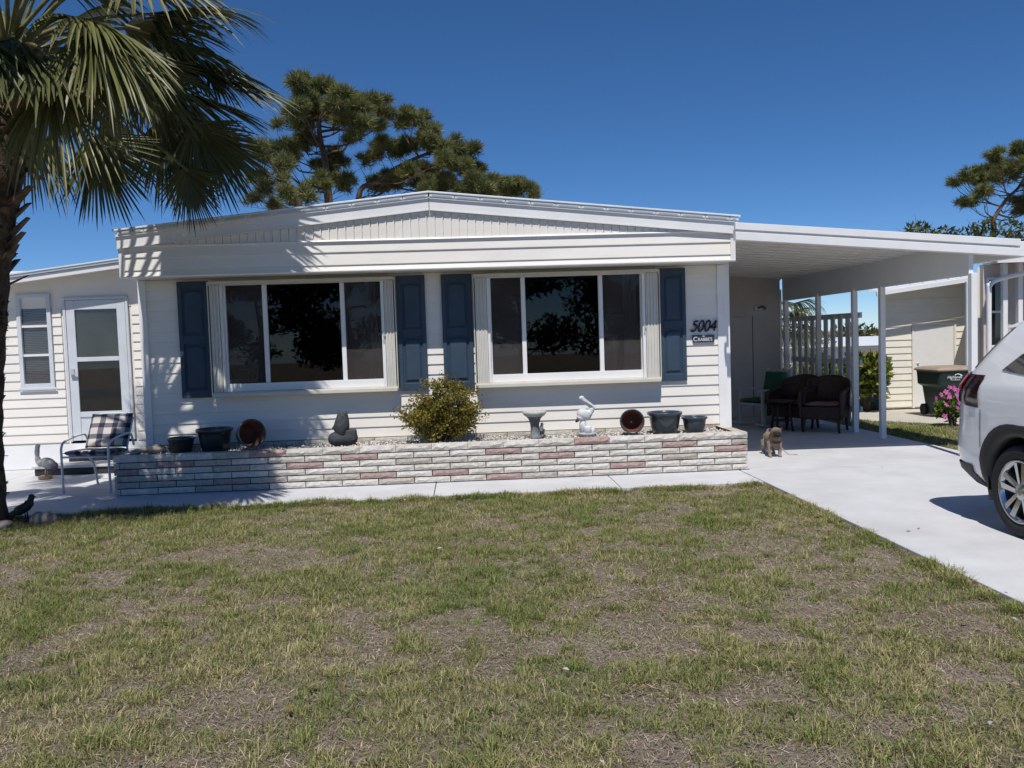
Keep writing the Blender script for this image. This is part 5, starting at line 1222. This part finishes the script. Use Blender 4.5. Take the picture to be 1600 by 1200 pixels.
# trees across the street, mirrored in the window glass
for i, (x, lb) in enumerate(((-9.2, 'leafy street tree mirrored at the left of the left window'), (-5.2, 'leafy street tree mirrored in the middle of the left window'), (2.6, 'leafy street tree mirrored at the left of the right window'), (7.2, 'leafy street tree mirrored at the right of the right window'))):
    r = random.Random(70+i); oak(lb, (x, -18, -.05), [(x+r.uniform(-1.9, 1.9), -18+r.uniform(-1, 1), r.uniform(1.2, 5.2), r.uniform(.7, 1.15)) for k in range(13)], 70+i, size=.30, per=330, group='trees across the street')

# ------------------------------------------------------------------ lawn
def lawn_density(X, Y):
    d = .22*vnoise(X, Y, 1.1, 1)+.36*vnoise(X, Y, 3.0, 2)+.42*vnoise(X, Y, 8.0, 3)
    # lusher along the pavement and on the left, thin and dry towards the driveway corner and in the worn middle
    d += .07*np.clip((Y-6.6)/1.6, 0, 1)+.03*np.clip((-X-.5)/3, 0, 1)-.05*np.clip((X-1.0)/1.5, 0, 1)-.10*np.exp(-((X-.1)/.8)**2-((Y-4.4)/.7)**2)
    return d
def blades(name, n, x0, x1, y0, y1, seed, mask=None, hmin=.020, hmax=.056, wid=.0036, flat=False, z=-.035, tuft=.62):
    r = np.random.default_rng(seed); X = r.uniform(x0, x1, n); Y = r.uniform(y0, y1, n); az = r.uniform(0, 6.283, n); tall = np.ones(n)
    if not flat:                                             # most blades grow in tufts and splay outwards
        m = int(n*tuft); nt_ = max(1, m//34); tx = r.uniform(x0, x1, nt_); ty = r.uniform(y0, y1, nt_); ts = r.uniform(.012, .05, nt_); th_ = r.uniform(.65, 1.45, nt_); k = r.integers(0, nt_, m)
        off = r.normal(size=(m, 2))*ts[k][:, None]; X[:m] = tx[k]+off[:, 0]; Y[:m] = ty[k]+off[:, 1]; az[:m] = np.arctan2(off[:, 1], off[:, 0])+r.normal(size=m)*.7; tall[:m] = th_[k]
    den = lawn_density(X, Y)
    keep = r.random(n) < (np.clip((den-.305)/.19, .17, 1) if not flat else np.clip(1.3-(den-.30)/.30, .4, 1))
    keep &= (X > x0) & (X < x1) & (Y > y0) & (Y < y1)
    if mask is not None: keep &= mask(X, Y)
    X, Y, den, az, tall = X[keep], Y[keep], den[keep], az[keep], tall[keep]; n = len(X)
    tilt = r.uniform(.15, 1.15, n) if not flat else r.uniform(1.15, 1.5, n)
    L = r.uniform(hmin, hmax, n)*tall*(.7+.5*np.clip((den-.35)/.3, 0, 1) if not flat else 1); w_ = wid*r.uniform(.6, 1.2, n)
    d = np.stack([np.cos(az)*np.sin(tilt), np.sin(az)*np.sin(tilt), np.cos(tilt)], 1); sd_ = np.stack([-np.sin(az), np.cos(az), np.zeros(n)], 1)
    tw = r.uniform(-.8, .8, n)[:, None]; sd_ = sd_*np.cos(tw)+np.array([0, 0, 1])*np.sin(tw)*.6
    P = np.stack([X, Y, np.full(n, z)+(r.uniform(0, .012, n) if flat else 0)], 1); mid = P+d*(L*.55)[:, None]; bend = np.stack([np.cos(az), np.sin(az), -.75*np.ones(n)], 1)*(L*r.uniform(.05, .30, n))[:, None]*(0 if flat else 1)
    tip = P+d*L[:, None]+bend; W_ = w_[:, None]
    V_ = np.stack([P-sd_*W_*.5, P+sd_*W_*.5, mid+sd_*W_*.5, mid-sd_*W_*.5, tip], 1).reshape(-1, 3)
    k = np.arange(n)*5; loops = np.stack([k, k+1, k+2, k+3, k+3, k+2, k+4], 1).ravel(); pn = np.tile([4, 3], n)
    if flat: pal = np.array([(.44, .355, .30), (.33, .255, .22), (.56, .465, .38), (.24, .185, .165)])
    else: pal = np.array([(.155, .215, .052), (.205, .248, .070), (.27, .278, .098), (.41, .36, .185), (.56, .48, .29)])
    if flat: ci = r.integers(0, len(pal), n)
    else:
        g = vnoise(X, Y, 1.9, 9)*.5+.5*vnoise(X, Y, 5.5, 10); u = r.random(n)*.74+(1-g)*.60-.23; ci = np.clip((u*5).astype(int), 0, 4)
    cl = pal[ci]*r.uniform(.55, 1.35, (n, 1)); cl = np.repeat(cl, 5, 0); return np_mesh(name, V_, pn, loops, cl)
in_lawn = lambda X, Y: ((Y < 8.66+.03*np.sin(X*7)+.02*np.sin(X*19)-.12*(X < -3.9)) & (X < 3.14+.025*np.sin(Y*9)+.02*np.sin(Y*23)))
g1 = put('lawn_grass', blades('lawn_grass', 700000, -6.8, 3.2, 2.2, 8.72, 51, in_lawn), 'grass'); g1['kind'] = 'stuff'; g1['label'] = 'patchy sun dried lawn grass in front of the house'; g1['category'] = 'grass'
g2 = put('dry_thatch', blades('dry_thatch', 230000, -6.8, 3.18, 2.2, 8.66, 52, in_lawn, .02, .05, .0032, True), 'grass'); g2['kind'] = 'stuff'; g2['label'] = 'flat dead straw between the grass tufts of the front lawn'; g2['category'] = 'grass'
path_free = lambda X, Y: ~((Y > 12.5) & ((X-6.95)*1.6+(Y-14.1)*1.45 > 0))
g3 = put('side_grass', blades('side_grass', 130000, 6.2, 9.5, 9.4, 15.8, 53, path_free, .025, .06, .006), 'grass'); g3['kind'] = 'stuff'; g3['label'] = 'strip of grass between the carport floor and the neighbour\'s path'; g3['category'] = 'grass'
g4 = put('rear_grass', blades('rear_grass', 60000, 6.1, 9.0, 15.8, 26, 54, None, .03, .08, .012), 'grass'); g4['kind'] = 'stuff'; g4['label'] = 'rough grass behind the carport screen and hedge'; g4['category'] = 'grass'
# longer weeds along the slab edges
def blend(*ms):
    V_ = []; L_ = []; P_n = []; C_ = []; o = 0
    for m in ms:
        n = len(m.vertices); a = np.empty(n*3, np.float32); m.vertices.foreach_get('co', a); V_.append(a.reshape(-1, 3)); b = np.empty(len(m.loops), np.int32); m.loops.foreach_get('vertex_index', b); L_.append(b+o); o += n
        c = np.empty(len(m.polygons), np.int32); m.polygons.foreach_get('loop_total', c); P_n.append(c); d = np.empty(n*4, np.float32); m.color_attributes['Col'].data.foreach_get('color', d); C_.append(d.reshape(-1, 4)[:, :3])
    return np_mesh('edge_grass', np.concatenate(V_), np.concatenate(P_n), np.concatenate(L_), np.concatenate(C_))
wav = lambda X, Y: X < 3.135+.03*np.sin(Y*5)+.025*np.sin(Y*17+1)
g5 = put('edge_grass', blend(blades('e1', 34000, 3.0, 3.20, 2.2, 8.7, 55, wav, .03, .07, .004, z=-.03), blades('e2', 52000, -4.6, 3.14, 8.48, 8.76, 56, in_lawn, .03, .07, .004, z=-.03)), 'grass'); g5['kind'] = 'stuff'; g5['label'] = 'longer grass fringe along the pavement and driveway edge'; g5['category'] = 'grass'

# dry leaves and pale scraps lying on the lawn and concrete
def litter(n, seed):
    r = np.random.default_rng(seed); X = r.uniform(-4.6, 6.0, n); Y = r.uniform(3, 9.3, n); on = (X > 3.14) | (Y > 8.66); k = ~on | (r.random(n) < .12); X, Y, on = X[k], Y[k], on[k]; n = len(X)
    a = r.uniform(0, 6.28, n); L = r.uniform(.012, .032, n); w_ = L*r.uniform(.3, .6, n); z = np.where(on, .004, .012); d = np.stack([np.cos(a), np.sin(a)], 1); e = np.stack([-np.sin(a), np.cos(a)], 1); P = np.stack([X, Y], 1)
    q = [np.concatenate([P+d*(L*i)[:, None]+e*(w_*j)[:, None], (z+h*r.uniform(.3, 1, n))[:, None]], 1) for i, j, h in ((-1, 0, .002), (0, -.8, .010), (1, 0, .004), (0, .8, .012))]
    pal = np.array([(.30, .17, .08), (.22, .13, .07), (.42, .30, .14), (.62, .60, .56)]); c = pal[r.choice(4, n, p=[.35, .3, .25, .1])]
    return np_mesh('leaf_litter', np.stack(q, 1).reshape(-1, 3), np.full(n, 4), np.arange(4*n), np.repeat(c, 4, 0))
g6 = put('leaf_litter', litter(420, 77), 'leaf'); g6['kind'] = 'stuff'; g6['label'] = 'scattered dry brown leaf scraps on the lawn and concrete'; g6['category'] = 'leaves'
